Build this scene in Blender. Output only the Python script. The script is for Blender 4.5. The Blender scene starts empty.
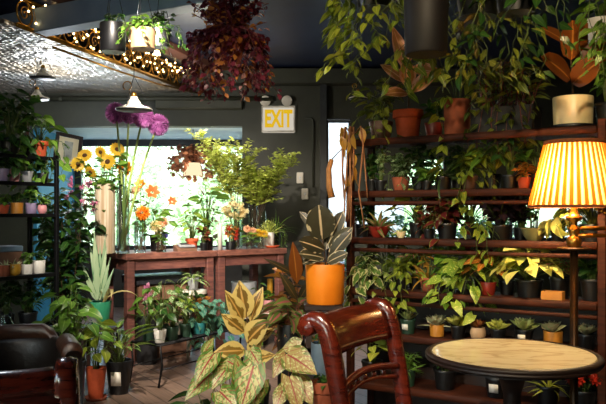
import bpy, math, random
from mathutils import Vector, Matrix
SC = bpy.context.scene
COL = SC.collection
PI = math.pi
F, CX, HY, CH = 720.0, 303.0, 213.0, 1.3      # focal length in pixels, principal column, horizon row, eye height
V = Vector

def at(px, py, D):
    return V(((px - CX) / F * D, D, CH + (HY - py) / F * D))

def atz(px, D, z):
    return V(((px - CX) / F * D, D, z))

# ------------------------------------------------------------------ materials
def lin(h):
    h = h.lstrip('#')
    out = []
    for i in (0, 2, 4):
        c = int(h[i:i + 2], 16) / 255
        out.append(c / 12.92 if c <= .04045 else ((c + .055) / 1.055) ** 2.4)
    return (*out, 1)

def newmat(name):
    m = bpy.data.materials.new(name)
    m.use_nodes = True
    nt = m.node_tree
    nt.nodes.clear()
    out = nt.nodes.new('ShaderNodeOutputMaterial')
    return m, nt, out

def nd(nt, typ, ins=None, **props):
    n = nt.nodes.new('ShaderNode' + typ)
    for k, v in props.items():
        setattr(n, k, v)
    for k, v in (ins or {}).items():
        if hasattr(v, 'is_output'):
            nt.links.new(v, n.inputs[k])
        else:
            n.inputs[k].default_value = v
    return n

def mth(nt, op, a, b=0.0, clamp=False):
    return nd(nt, 'Math', {0: a, 1: b}, operation=op, use_clamp=clamp).outputs[0]

def mixc(nt, f, a, b, bt='MIX'):
    n = nd(nt, 'MixRGB', {0: f, 1: a, 2: b}, blend_type=bt)
    return n.outputs[0]

def step(nt, x, lo, hi):
    return nd(nt, 'MapRange', {0: x, 1: lo, 2: hi, 3: 0.0, 4: 1.0}, clamp=True).outputs[0]

def mat(name, c1, c2=None, rough=.5, metal=0.0, scale=20, bump=0.0, coat=0.0, stretch=(1, 1, 1), spec=.5):
    m, nt, out = newmat(name)
    c1 = lin(c1)
    c2 = lin(c2) if c2 else tuple(x * .75 for x in c1[:3]) + (1,)
    tc = nd(nt, 'TexCoord')
    mp = nd(nt, 'Mapping', {0: tc.outputs['Object'], 3: stretch})
    nz = nd(nt, 'TexNoise', {'Vector': mp.outputs[0], 'Scale': scale, 'Detail': 5.0, 'Roughness': .6})
    f = step(nt, nz.outputs[0], .35, .65)
    col = mixc(nt, f, c1, c2)
    p = nd(nt, 'BsdfPrincipled', {'Base Color': col, 'Roughness': rough, 'Metallic': metal, 'Coat Weight': coat,
                                  'Coat Roughness': .12, 'Specular IOR Level': spec})
    if bump:
        b = nd(nt, 'Bump', {'Strength': bump, 'Distance': .01, 'Height': nz.outputs[0]})
        nt.links.new(b.outputs[0], p.inputs['Normal'])
    nt.links.new(p.outputs[0], out.inputs[0])
    return m

def emat(name, c, s):
    m, nt, out = newmat(name)
    e = nd(nt, 'Emission', {0: lin(c), 1: s})
    nt.links.new(e.outputs[0], out.inputs[0])
    return m

def glassmat(name, tint='#f4fbfa', gl=.08, rough=.02):
    m, nt, out = newmat(name)
    t = nd(nt, 'BsdfTransparent', {0: lin(tint)})
    g = nd(nt, 'BsdfGlossy', {'Roughness': rough})
    lw = nd(nt, 'LayerWeight', {0: .35})
    f = nd(nt, 'Math', {0: lw.outputs['Fresnel'], 1: gl}, operation='ADD', use_clamp=True).outputs[0]
    f = mth(nt, 'MULTIPLY', f, .6)
    x = nd(nt, 'MixShader', {0: f, 1: t.outputs[0], 2: g.outputs[0]})
    nt.links.new(x.outputs[0], out.inputs[0])
    return m

def leafmat(name, c1, c2, margin=None, vein=None, spots=None, mw=.55, vw=.05, side=True, trans=.35, rough=.38, spot_t=.6, spot_s=26):
    """leaf colour from the blade's own uv (u across, v along) and a per-leaf random number"""
    m, nt, out = newmat(name)
    uv = nd(nt, 'UVMap', uv_map='UVMap')
    rn = nd(nt, 'UVMap', uv_map='rnd')
    sx = nd(nt, 'SeparateXYZ', {0: uv.outputs[0]})
    rx = nd(nt, 'SeparateXYZ', {0: rn.outputs[0]})
    u, v, r = sx.outputs[0], sx.outputs[1], rx.outputs[0]
    off = nd(nt, 'VectorMath', {0: uv.outputs[0], 1: rn.outputs[0]}, operation='ADD')
    sc = nd(nt, 'VectorMath', {0: rn.outputs[0], 1: (7, 9, 3)}, operation='MULTIPLY')
    off = nd(nt, 'VectorMath', {0: uv.outputs[0], 1: sc.outputs[0]}, operation='ADD')
    nz = nd(nt, 'TexNoise', {'Vector': off.outputs[0], 'Scale': 4.0, 'Detail': 3.0})
    f = mth(nt, 'ADD', mth(nt, 'MULTIPLY', r, .7), mth(nt, 'MULTIPLY', nz.outputs[0], .4), True)
    col = mixc(nt, f, lin(c1), lin(c2))
    cu = mth(nt, 'ABSOLUTE', mth(nt, 'SUBTRACT', mth(nt, 'MULTIPLY', u, 2.0), 1.0))
    if margin:
        k = mth(nt, 'ADD', cu, mth(nt, 'MULTIPLY', mth(nt, 'SUBTRACT', nz.outputs[0], .5), 1.5))
        col = mixc(nt, step(nt, k, mw, mw + .08), col, lin(margin))
    if spots:
        n2 = nd(nt, 'TexNoise', {'Vector': off.outputs[0], 'Scale': float(spot_s), 'Detail': 1.0})
        col = mixc(nt, step(nt, n2.outputs[0], spot_t - .04, spot_t + .04), col, lin(spots))
    if vein:
        a = mth(nt, 'SUBTRACT', 1.0, step(nt, cu, vw, vw * 2))
        if side:
            ph = mth(nt, 'MULTIPLY', mth(nt, 'SUBTRACT', v, mth(nt, 'MULTIPLY', cu, .35)), 6.0)
            fr = mth(nt, 'ABSOLUTE', mth(nt, 'SUBTRACT', mth(nt, 'FRACT', ph), .5))
            b = mth(nt, 'SUBTRACT', 1.0, step(nt, fr, .04, .12))
            a = mth(nt, 'MAXIMUM', a, mth(nt, 'MULTIPLY', b, .7))
        col = mixc(nt, a, col, lin(vein))
    p = nd(nt, 'BsdfPrincipled', {'Base Color': col, 'Roughness': rough})
    t = nd(nt, 'BsdfTranslucent', {0: col})
    x = nd(nt, 'MixShader', {0: trans, 1: p.outputs[0], 2: t.outputs[0]})
    nt.links.new(x.outputs[0], out.inputs[0])
    return m

# ------------------------------------------------------------------ mesh building
def prof(shape, t):
    if shape == 'oval': return max(.03, math.sin(PI * min(1, t ** .85)))
    if shape == 'lance': return max(.03, math.sin(PI * min(1, t ** .6 * .97 + .03)))
    if shape == 'round': return max(.03, math.sqrt(max(0, 1 - (2 * t - 1) ** 2)))
    if shape == 'strap': return (.75 + .25 * math.sin(PI * t)) * min(1, (1 - t) * 4 + .03)
    if shape == 'obov': return max(.04, math.sin(PI * t ** 1.35))
    if shape == 'petal': return max(.05, math.sin(PI * (.12 + .86 * t) ** 1.2))
    if shape == 'heart':
        T = (.0, .15, .35, .6, .82, 1); Wd = (.62, 1.0, .97, .68, .33, .02)
        for a, b, c, d in zip(T, T[1:], Wd, Wd[1:]):
            if t <= b + 1e-9: return c + (d - c) * (t - a) / (b - a)
    return 1

class MB:
    def __init__(s):
        s.v, s.f, s.uv, s.r = [], [], [], []
    def add(s, vs, fs, uvs=None, rnd=0.5):
        o = len(s.v)
        s.v += [tuple(p) for p in vs]
        for f in fs:
            s.f.append(tuple(i + o for i in f))
            s.uv.append([uvs[i] for i in f] if uvs else [(0, 0)] * len(f))
            s.r.append(rnd)
    def box(s, c, size, M=None, bev=0.0):
        hx, hy, hz = (x / 2 for x in size)
        b = min(bev, hx * .49, hy * .49, hz * .49)
        if b > 0:
            vs, idx = [], {}
            for sx in (-1, 1):
                for sy in (-1, 1):
                    for sz in (-1, 1):
                        for ax in range(3):
                            q = [sx * (hx - b), sy * (hy - b), sz * (hz - b)]
                            q[ax] = (sx * hx, sy * hy, sz * hz)[ax]
                            idx[sx, sy, sz, ax] = len(vs); vs.append(q)
            fs = []
            for ax in range(3):
                a1, a2 = (ax + 1) % 3, (ax + 2) % 3
                for sg in (-1, 1):
                    ring = []
                    for p, q in ((-1, -1), (1, -1), (1, 1), (-1, 1)):
                        k = [0, 0, 0]; k[ax] = sg; k[a1] = p; k[a2] = q
                        ring.append(idx[k[0], k[1], k[2], ax])
                    fs.append(tuple(ring if sg > 0 else ring[::-1]))
                for p in (-1, 1):          # edge bevels along ax
                    for q in (-1, 1):
                        k0 = [0, 0, 0]; k1 = [0, 0, 0]
                        k0[ax], k1[ax] = -1, 1
                        k0[a1] = k1[a1] = p; k0[a2] = k1[a2] = q
                        r = [idx[(*k0, a1)], idx[(*k1, a1)], idx[(*k1, a2)], idx[(*k0, a2)]]
                        fs.append(tuple(r if p * q < 0 else r[::-1]))
            for sx in (-1, 1):
                for sy in (-1, 1):
                    for sz in (-1, 1):
                        r = [idx[sx, sy, sz, i] for i in range(3)]
                        fs.append(tuple(r if sx * sy * sz > 0 else r[::-1]))
        else:
            vs = [(x * hx, y * hy, z * hz) for x in (-1, 1) for y in (-1, 1) for z in (-1, 1)]
            fs = [(0, 1, 3, 2), (4, 6, 7, 5), (0, 4, 5, 1), (2, 3, 7, 6), (0, 2, 6, 4), (1, 5, 7, 3)]
        c = V(c)
        vs = [(M @ V(p) if M else V(p)) + c for p in vs]
        s.add(vs, fs)
        return s
    def bar(s, a, b, w, h, bev=0.0, up=(0, 0, 1)):
        """box from a to b, w across, h along up"""
        a, b = V(a), V(b); d = b - a; L = d.length; x = d.normalized()
        y = V(up).cross(x)
        if y.length < 1e-5: y = V((0, 1, 0)).cross(x)
        y.normalize(); z = x.cross(y)
        M = Matrix((x, y, z)).transposed()
        return s.box((a + b) / 2, (L, w, h), M, bev)
    def lathe(s, pr, n=20, c=(0, 0, 0), M=None, fn=None):
        vs, fs, uvs = [], [], []
        c = V(c)
        for i, (r, z) in enumerate(pr):
            for j in range(n + 1):
                a = 2 * PI * j / n
                rr = fn(r, a, z) if fn else r
                p = V((rr * math.cos(a), rr * math.sin(a), z))
                vs.append((M @ p if M else p) + c); uvs.append((j / n, i / max(1, len(pr) - 1)))
        k = n + 1
        for i in range(len(pr) - 1):
            for j in range(n):
                fs.append((i * k + j, i * k + j + 1, (i + 1) * k + j + 1, (i + 1) * k + j))
        s.add(vs, fs, uvs)
        return s
    def tube(s, pts, r0, r1=None, n=5, cap=True):
        pts = [V(p) for p in pts]
        r1 = r0 if r1 is None else r1
        vs, fs = [], []
        side = None
        m = len(pts)
        for i, p in enumerate(pts):
            d = (pts[min(i + 1, m - 1)] - pts[max(i - 1, 0)])
            d = d.normalized() if d.length > 1e-9 else V((0, 0, 1))
            if side is None:
                side = d.cross(V((.3, .2, 1)) if abs(d.z) < .9 else V((1, .2, 0))).normalized()
            side = (side - d * side.dot(d)).normalized()
            up = d.cross(side)
            r = r0 + (r1 - r0) * i / max(1, m - 1)
            for j in range(n):
                a = 2 * PI * j / n
                vs.append(p + side * (r * math.cos(a)) + up * (r * math.sin(a)))
        for i in range(m - 1):
            for j in range(n):
                a, b = i * n + j, i * n + (j + 1) % n
                fs.append((a, b, b + n, a + n))
        if cap:
            fs.append(tuple(range(n))[::-1]); fs.append(tuple(range((m - 1) * n, m * n)))
        s.add(vs, fs)
        return s
    def sphere(s, c, r, n=10, m=7, sq=(1, 1, 1)):
        pr = [(max(1e-4, r * math.sin(PI * i / m)), -r * math.cos(PI * i / m)) for i in range(m + 1)]
        M = Matrix.Diagonal(V(sq))
        return s.lathe(pr, n, c, M)
    def prism(s, pts, a, b):
        """polygon pts (3D, planar) swept from +a to +b"""
        n = len(pts); a, b = V(a), V(b)
        vs = [V(p) + a for p in pts] + [V(p) + b for p in pts]
        fs = [tuple(range(n))[::-1], tuple(range(n, 2 * n))]
        fs += [(i, (i + 1) % n, n + (i + 1) % n, n + i) for i in range(n)]
        s.add(vs, fs)
        return s
    def leaf(s, p, d, L, W, shape='oval', droop=.5, fold=.25, ns=4, up=None, rnd=None, rng=random):
        p, d = V(p), V(d).normalized()
        if up is None: up = (rng.gauss(0, .55), rng.gauss(0, .55), 1)
        sd = d.cross(V(up))
        if sd.length < .05: sd = d.cross(V((.7, .7, .1)))
        sd.normalize(); n = sd.cross(d)
        rnd = rng.random() if rnd is None else rnd
        vs, uvs, fs = [], [], []
        c = p.copy(); st = L / ns
        for i in range(ns + 1):
            t = i / ns
            a = droop * t
            dr = d * math.cos(a) - n * math.sin(a)
            nn = n * math.cos(a) + d * math.sin(a)
            if i: c = c + dr * st
            w = W / 2 * prof(shape, t)
            back = dr * (-.17 * L) if (shape == 'heart' and i == 0) else V((0, 0, 0))
            vs += [c - sd * w + nn * (w * fold) + back, c, c + sd * w + nn * (w * fold) + back]
            uvs += [(0, t), (.5, t), (1, t)]
        for i in range(ns):
            o = i * 3
            fs += [(o, o + 1, o + 4, o + 3), (o + 1, o + 2, o + 5, o + 4)]
        s.add(vs, fs, uvs, rnd)
        return c
    def leaf_bt(s, b, e, W, face=(0, -1, .35), shape='oval', droop=.5, fold=.2, ns=6, rnd=None, rng=random):
        b, e = V(b), V(e); d = e - b; L = d.length * 1.03; d.normalize()
        sd = d.cross(V(face)).normalized(); n = sd.cross(d)
        d0 = d * math.cos(droop / 2) + n * math.sin(droop / 2)
        n0 = sd.cross(d0)
        return s.leaf(b, d0, L, W, shape, droop, fold, ns, n0, rnd, rng)
    def build(s, name, m, parent=None, smooth=True, loc=None):
        me = bpy.data.meshes.new(name)
        me.from_pydata(s.v, [], s.f)
        u0 = me.uv_layers.new(name='UVMap'); u1 = me.uv_layers.new(name='rnd')
        a, b = [], []
        for uv, r in zip(s.uv, s.r):
            for q in uv:
                a += [q[0], q[1]]; b += [r, (r * 7.31) % 1]
        u0.data.foreach_set('uv', a); u1.data.foreach_set('uv', b)
        if smooth:
            me.polygons.foreach_set('use_smooth', [True] * len(me.polygons))
        me.materials.append(m)
        me.update()
        o = bpy.data.objects.new(name, me)
        COL.objects.link(o)
        if parent: o.parent = parent
        if loc is not None: o.location = loc
        return o

def sharp(o, ang=35):
    me = o.data
    import bmesh
    bm = bmesh.new(); bm.from_mesh(me)
    for e in bm.edges:
        if len(e.link_faces) == 2 and e.calc_face_angle(0) > math.radians(ang): e.smooth = False
    bm.to_mesh(me); bm.free()
    return o

def tag(o, label, cat, group=None, kind=None):
    o['label'] = label; o['category'] = cat
    if group: o['group'] = group
    if kind: o['kind'] = kind
    return o

def empty(name, loc, label, cat, group=None, rz=0):
    o = bpy.data.objects.new(name, None); COL.objects.link(o)
    o.empty_display_size = .05
    o.location = loc; o.rotation_euler = (0, 0, rz)
    return tag(o, label, cat, group)

def struct(mb, name, m, smooth=False):
    o = mb.build(name, m, smooth=smooth)
    o['kind'] = 'structure'
    return o

def copy_tree(o, parent=None):
    c = o.copy(); COL.objects.link(c)
    if parent: c.parent = parent
    for ch in list(o.children): copy_tree(ch, c)
    return c

# ------------------------------------------------------------------ pots and plants
def pot_profile(kind, r, h):
    if kind == 'terracotta':
        return [(.001, 0), (.66 * r, 0), (.84 * r, .72 * h), (.98 * r, .74 * h), (r, .76 * h), (r, .98 * h), (.98 * r, h), (.88 * r, h), (.84 * r, .8 * h), (.83 * r, .7 * h)]
    if kind == 'cylinder':
        return [(.001, 0), (.9 * r, 0), (.95 * r, .03 * h), (r, .97 * h), (.985 * r, h), (.9 * r, h), (.89 * r, .7 * h)]
    if kind == 'tapered':
        return [(.001, 0), (.68 * r, 0), (.7 * r, .02 * h), (r, .97 * h), (.98 * r, h), (.9 * r, h), (.86 * r, .7 * h)]
    if kind == 'nursery':
        return [(.001, 0), (.76 * r, 0), (.93 * r, .88 * h), (r, .89 * h), (r, .98 * h), (.98 * r, h), (.9 * r, h), (.88 * r, .7 * h)]
    if kind == 'bowl':
        return [(.001, 0), (.5 * r, 0), (.55 * r, .06 * h), (.8 * r, .4 * h), (.96 * r, .85 * h), (r, .95 * h), (.98 * r, h), (.92 * r, .95 * h), (.88 * r, .7 * h)]
    if kind == 'round':
        return [(.001, 0), (.6 * r, 0), (.85 * r, .18 * h), (1.0 * r, .5 * h), (.97 * r, .75 * h), (.85 * r, .95 * h), (.86 * r, h), (.8 * r, h), (.8 * r, .7 * h)]

_seed = [7]
def potted(name, label, loc, pot, plant, leafm, group=None, rot=0, cat='potted plant', stemm=None, extra=None, tagm=None, bloom=None, saucer=None, seed=None):
    """a plant in its pot: parts pot, soil, stem, foliage (and plant_tag, saucer, bloom where given)"""
    kind, r, h, pm = pot
    _seed[0] += 1
    rng = random.Random(seed if seed is not None else _seed[0] * 131)
    root = empty(name, loc, label, cat, group, rot)
    b = MB()
    z = 0
    if saucer:
        MB().lathe([(.001, 0), (r * .95, 0), (r * 1.12, .022), (r * 1.08, .022), (r * .95, .008), (.001, .008)], 22).build('saucer', saucer, root)
        z = .009
    b.lathe([(a, q + z) for a, q in pot_profile(kind, r, h)], 22)
    po = sharp(b.build('pot', pm, root), 40)
    s = MB()
    s.lathe([(.001, .85 * h + z), (.45 * r, .86 * h + z), (.875 * r, .84 * h + z)], 14)
    s.build('soil', M_SOIL, root)
    st, lf = MB(), MB()
    plant(st, lf, .84 * h + z, r, rng)
    if st.v: st.build('stem', stemm or M_STEM, root)
    if lf.v: lf.build('foliage', leafm, root)
    if bloom:
        for bl in bloom[1](.84 * h + z, rng): bl.build('flower_head', bloom[0], root)
    if tagm:
        t = MB()
        t.box((0, -r * .93, h * .5), (r * .75, .003, h * .42), Matrix.Rotation(.12, 3, 'X'))
        t.build('plant_tag', tagm, root)
    return root

def bez(a, b, c, t):
    return a * (1 - t) ** 2 + b * (2 * t * (1 - t)) + c * t * t

def bush(n, H, spread, L, W, per=9, shape='oval', droop=.7, sr=.0035, t0=.25, lift=(-.3, .6), lean=(0, 0), ns=3, fold=.25, arc=.75):
    def fn(st, lf, z0, r, rng):
        for i in range(n):
            az = 2 * PI * (i + rng.random() * .8) / n
            o = spread * rng.uniform(.25, 1)
            a = V((math.cos(az) * r * .25, math.sin(az) * r * .25, z0))
            c = V((math.cos(az) * o + lean[0], math.sin(az) * o + lean[1], z0 + H * rng.uniform(.6, 1)))
            b = V((c.x * .35, c.y * .35, z0 + (c.z - z0) * arc))
            st.tube([bez(a, b, c, k / 6) for k in range(7)], sr, sr * .5, 4)
            for j in range(per):
                t = t0 + (1 - t0) * (j + rng.random() * .5) / per
                p = bez(a, b, c, t)
                z2 = rng.uniform(0, 2 * PI)
                d = V((math.cos(z2), math.sin(z2), rng.uniform(*lift)))
                q = rng.uniform(.7, 1.15)
                lf.leaf(p, d, L * q, W * q, shape, droop, fold, ns, rng=rng)
    return fn

def petiole(n, H, spread, L, W, shape='heart', droop=.6, sr=.003, ns=5, tip=-.2, fold=.15):
    def fn(st, lf, z0, r, rng):
        for i in range(n):
            az = 2 * PI * (i * .618 + rng.random() * .15)
            q = (i + .5) / n
            o = spread * (.25 + .75 * q) * rng.uniform(.8, 1.1)
            h = H * (1 - .55 * q) * rng.uniform(.85, 1.1)
            a = V((math.cos(az) * r * .2, math.sin(az) * r * .2, z0))
            c = V((math.cos(az) * o, math.sin(az) * o, z0 + h))
            b = V((c.x * .3, c.y * .3, z0 + h * .85))
            st.tube([bez(a, b, c, k / 5) for k in range(6)], sr, sr * .7, 4)
            d = V((math.cos(az + rng.uniform(-.5, .5)), math.sin(az + rng.uniform(-.5, .5)), tip + rng.uniform(-.2, .35)))
            k = rng.uniform(.75, 1.1)
            lf.leaf(c, d, L * k, W * k, shape, droop, fold, ns, rng=rng)
    return fn

def rosette(n, L, W, e0=80, e1=20, droop=1.2, shape='strap', fold=.35, ns=6, r0=.3, jit=.15):
    def fn(st, lf, z0, r, rng):
        for i in range(n):
            az = 2 * PI * i * .618 + rng.uniform(-.2, .2)
            q = i / max(1, n - 1)
            el = math.radians(e0 + (e1 - e0) * q + rng.uniform(-7, 7))
            d = V((math.cos(az) * math.cos(el), math.sin(az) * math.cos(el), math.sin(el)))
            k = rng.uniform(1 - jit, 1 + jit)
            lf.leaf((math.cos(az) * r * r0 * q, math.sin(az) * r * r0 * q, z0 - .004), d, L * k, W, shape, droop * rng.uniform(.7, 1.2), fold, ns, rng=rng)
    return fn

def vines(n, ln, L, W, shape='heart', gap=.045, out=.1, az0=0, az1=2 * PI, sr=.0022, droop=.5, rise=.05, wig=.04, ns=4):
    def fn(st, lf, z0, r, rng):
        for i in range(n):
            az = az0 + (az1 - az0) * (i + rng.random() * .7) / n
            l = ln * rng.uniform(.45, 1)
            e = V((math.cos(az), math.sin(az), 0)); sd = V((-e.y, e.x, 0))
            o = r + out * rng.uniform(.3, 1)
            pts = [e * (r * .2) + V((0, 0, z0)), e * (r * .7) + V((0, 0, z0 + rise)), e * o + V((0, 0, z0 + rise * .5))]
            m = max(3, int(l / .05)); w = 0
            for k in range(1, m + 1):
                w += rng.uniform(-wig, wig) * .5
                pts.append(e * (o + .02 * math.sin(k * .9 + i)) + sd * w + V((0, 0, z0 - l * k / m)))
            st.tube(pts, sr, sr * .7, 4)
            acc = 0
            for a, b in zip(pts, pts[1:]):
                sl = (b - a).length; acc += sl
                while acc > gap:
                    acc -= gap * rng.uniform(.8, 1.2)
                    p = b + (a - b) * rng.random()
                    aa = rng.uniform(-1.3, 1.3)
                    d = e * math.cos(aa) + sd * math.sin(aa) + V((0, 0, rng.uniform(-1.1, -.1)))
                    q = rng.uniform(.6, 1.1)
                    lf.leaf(p + d.normalized() * .012, d, L * q, W * q, shape, droop, .15, ns, rng=rng)
    return fn

def both(*fs):
    def fn(st, lf, z0, r, rng):
        for f in fs: f(st, lf, z0, r, rng)
    return fn

def succulent(rr=.05, n=22, fat=.5, e1=8):
    def fn(st, lf, z0, r, rng):
        for i in range(n):
            az = i * 2.39996
            q = i / (n - 1)
            el = math.radians(82 - (82 - e1) * q)
            L = rr * (.45 + .6 * q)
            d = V((math.cos(az) * math.cos(el), math.sin(az) * math.cos(el), math.sin(el)))
            lf.leaf((0, 0, z0 + .004 + .012 * (1 - q)), d, L, L * fat, 'obov', -.5, .55, 3, rng=rng)
    return fn

def placed(leaves, stems, D, origin, scale_y=1.0, shape='oval', sr=.005, ns=7, fold=.18, wf=1.0):
    """named leaves of one big plant. each leaf: (base px, base py, tip px, tip py, width px, depth of base, depth of tip, droop); depths in metres off the stem"""
    def fn(st, lf, z0, r, rng):
        k = D / F
        o = V(origin)
        def P(px, py, dy): return at(px, py, D) + V((0, dy, 0)) - o
        for ps in stems:
            st.tube([P(*p) for p in ps], sr, sr * .6, 6)
        for (bx, by, tx, ty, w, d0, d1, dr) in leaves:
            b, e = P(bx, by, d0), P(tx, ty, d1)
            ax = (e - b).normalized()
            f = V((rng.uniform(-.25, .25), -1, .45))
            lf.leaf_bt(b, e, w * k * wf, f, shape, dr, fold, ns, rng=rng)
    return fn

def twig_bundle(stems_n, H, spread, leafL, leafW, twigs=9, per=12, sr=.0035, base_r=.03, h0=0.0, t0=.35, droop=.3, shape='oval', lean=(0, 0)):
    """cut branches standing in a vase, base at the origin"""
    def fn(st, lf, z0, r, rng):
        for i in range(stems_n):
            az = 2 * PI * (i + rng.random() * .6) / stems_n
            o = spread * rng.uniform(.35, 1)
            a = V((math.cos(az + PI) * base_r, math.sin(az + PI) * base_r, z0))
            c = V((math.cos(az) * o + lean[0], math.sin(az) * o + lean[1], z0 + H * rng.uniform(.75, 1)))
            b = V((c.x * .25, c.y * .25, z0 + H * .55))
            st.tube([bez(a, b, c, k / 8) for k in range(9)], sr, sr * .4, 4)
            for j in range(twigs):
                t = t0 + (1 - t0) * (j + rng.random()) / twigs
                p = bez(a, b, c, t)
                z2 = rng.uniform(0, 2 * PI)
                d = V((math.cos(z2) * .8, math.sin(z2) * .8, rng.uniform(.1, 1.1))).normalized()
                l = H * .2 * rng.uniform(.5, 1.1)
                e = p + d * l + V((0, 0, -l * .12))
                st.tube([p, p + d * l * .5, e], sr * .4, sr * .2, 3)
                for q in range(per):
                    u = (q + rng.random()) / per
                    w = p + (e - p) * u
                    z3 = rng.uniform(0, 2 * PI)
                    dd = V((math.cos(z3), math.sin(z3), rng.uniform(-.1, .9)))
                    k = rng.uniform(.7, 1.2)
                    lf.leaf(w, dd, leafL * k, leafW * k, shape, droop, .2, 2, rng=rng)
    return fn
# ------------------------------------------------------------------ materials of the place
M_SOIL = mat('soil', '#2a1c14', '#120c08', rough=.95, scale=120, bump=.6)
M_STEM = mat('stem_green', '#5a6b2c', '#3c4c1c', rough=.5, scale=40)
M_STEMB = mat('stem_brown', '#5a4028', '#3b2818', rough=.7, scale=60)
M_STEMR = mat('stem_red', '#7d3a2c', '#5a2820', rough=.5, scale=40)
T_TERRA = mat('terracotta', '#c2532c', '#a8431f', rough=.75, scale=14, bump=.08)
T_TERRA2 = mat('terracotta_dull', '#9a4e30', '#7c3e26', rough=.85, scale=18, bump=.1)
T_ORANGE = mat('orange_glaze', '#f08a1c', '#e57c12', rough=.45, scale=6)
T_BLACK = mat('black_plastic', '#141416', '#0d0d0e', rough=.38, scale=30)
T_DARK = mat('charcoal_ceramic', '#2a2a2d', '#1c1c1e', rough=.55, scale=20)
T_CREAM = mat('cream_ceramic', '#e6d3a4', '#d9c48f', rough=.35, scale=8)
T_WHITE = mat('white_ceramic', '#dedad2', '#cdc8c0', rough=.4, scale=10)
T_GREY = mat('grey_ceramic', '#9a9c9e', '#85878a', rough=.5, scale=10)
T_BLUEGREY = mat('blue_grey_ceramic', '#5f7384', '#4e6172', rough=.5, scale=10)
T_GREEN = mat('green_plastic', '#2f8a62', '#27775a', rough=.4, scale=9)
T_DKGREEN = mat('dark_green_plastic', '#26402f', '#1d3326', rough=.45, scale=9)
T_TEAL = mat('teal_ceramic', '#2f7c80', '#24666a', rough=.35, scale=9)
T_YELLOW = mat('yellow_ceramic', '#c9942a', '#b58222', rough=.4, scale=9)
T_OCHRE = mat('ochre_ceramic', '#c0802c', '#ac7226', rough=.45, scale=9)
T_PINK = mat('pink_ceramic', '#c88a8c', '#b8787c', rough=.45, scale=9)
T_MAUVE = mat('mauve_ceramic', '#8f7f9c', '#7f7090', rough=.45, scale=9)
T_BROWN = mat('brown_ceramic', '#5c4030', '#4b3226', rough=.5, scale=9)
T_OLIVE = mat('olive_ceramic', '#8c8a5a', '#75734a', rough=.4, scale=9)
T_BEIGE = mat('beige_ceramic', '#c4a27c', '#b08f6a', rough=.55, scale=12)
T_RED = mat('red_glaze', '#8e2a1c', '#741f14', rough=.4, scale=9)
T_TAG = mat('white_card', '#e2ddd2', '#d6d0c4', rough=.6)
M_MAHOG = mat('mahogany', '#5e1f10', '#3a110a', rough=.22, scale=9, stretch=(1, 1, 7), coat=.5)
M_SHELF = mat('shelf_wood', '#4a2212', '#2a1208', rough=.62, scale=6, stretch=(1, 1, 12), spec=.2)
M_WORK = mat('work_table_wood', '#7c4c40', '#573330', rough=.6, scale=7, stretch=(1, 1, 6), bump=.15)
M_WORKTOP = mat('work_table_top', '#8e5c4c', '#623c34', rough=.5, scale=7, stretch=(2, 1, 5), bump=.2)
M_IRON = mat('black_iron', '#17171a', '#0e0e10', rough=.45, metal=.6, scale=40)
M_GUN = mat('grey_iron', '#4a4e54', '#34383e', rough=.4, metal=.7, scale=40)
M_LEATHER = mat('black_leather', '#17120f', '#0e0b09', rough=.42, scale=50, bump=.25)
M_LEATHERB = mat('brown_leather', '#3e2417', '#28170e', rough=.4, scale=50, bump=.2)
M_BRASS = mat('brass', '#b8893a', '#99702c', rough=.28, metal=.9, scale=20)
M_BRONZE = mat('bronze_pole', '#4a3018', '#39240f', rough=.35, metal=.6, scale=20)
M_ENAMEL = mat('white_enamel', '#d8d2c4', '#c8c0b0', rough=.35, scale=10)
M_CREAMP = mat('cream_paper', '#ecdfc6', '#b89c78', rough=.7, scale=7, stretch=(6, 6, .15))
M_GLASS = glassmat('clear_glass')
M_PANE = glassmat('window_glass', '#f2f8f6', gl=.02)
M_DKWOOD = mat('dark_wood', '#2a1710', '#1a0e09', rough=.5, scale=8, stretch=(1, 1, 6))
M_CRATE = mat('crate_wood', '#7a5640', '#5f4130', rough=.75, scale=8, stretch=(1, 6, 1), bump=.2)
M_STONE = mat('speckled_stone', '#3a3d44', '#14161a', rough=.5, scale=160, bump=.1)
M_BLUEP = mat('blue_paint', '#3f96b8', '#348aae', rough=.6, scale=6)
M_SOFFIT = mat('pale_blue_soffit', '#d4e8f2', '#c4dcea', rough=.7, scale=6)
M_DKGREENW = mat('dark_green_wall_paint', '#35372a', '#2d2f24', rough=.6, scale=5)
M_BLACKCEIL = mat('navy_ceiling_paint', '#1b2742', '#161f36', rough=.45, scale=5)
M_BEAM = mat('slate_beam_paint', '#8496a8', '#74869a', rough=.6, scale=5)
M_BLACKMATT = mat('black_matt_ceramic', '#140c0a', '#0c0807', rough=.6, scale=20)
M_BROWNBEAM = mat('brown_beam_wood', '#7a4a38', '#5c3628', rough=.6, scale=7, stretch=(1, .3, 4))
M_WHITEW = mat('white_wall_paint', '#d8dade', '#c8ccd2', rough=.7, scale=4)
M_FRAME = mat('dark_window_frame', '#2c3032', '#222527', rough=.5, scale=9)
M_WALLD = mat('dark_wall_paint', '#26241f', '#1d1b18', rough=.7, scale=4)

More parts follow.
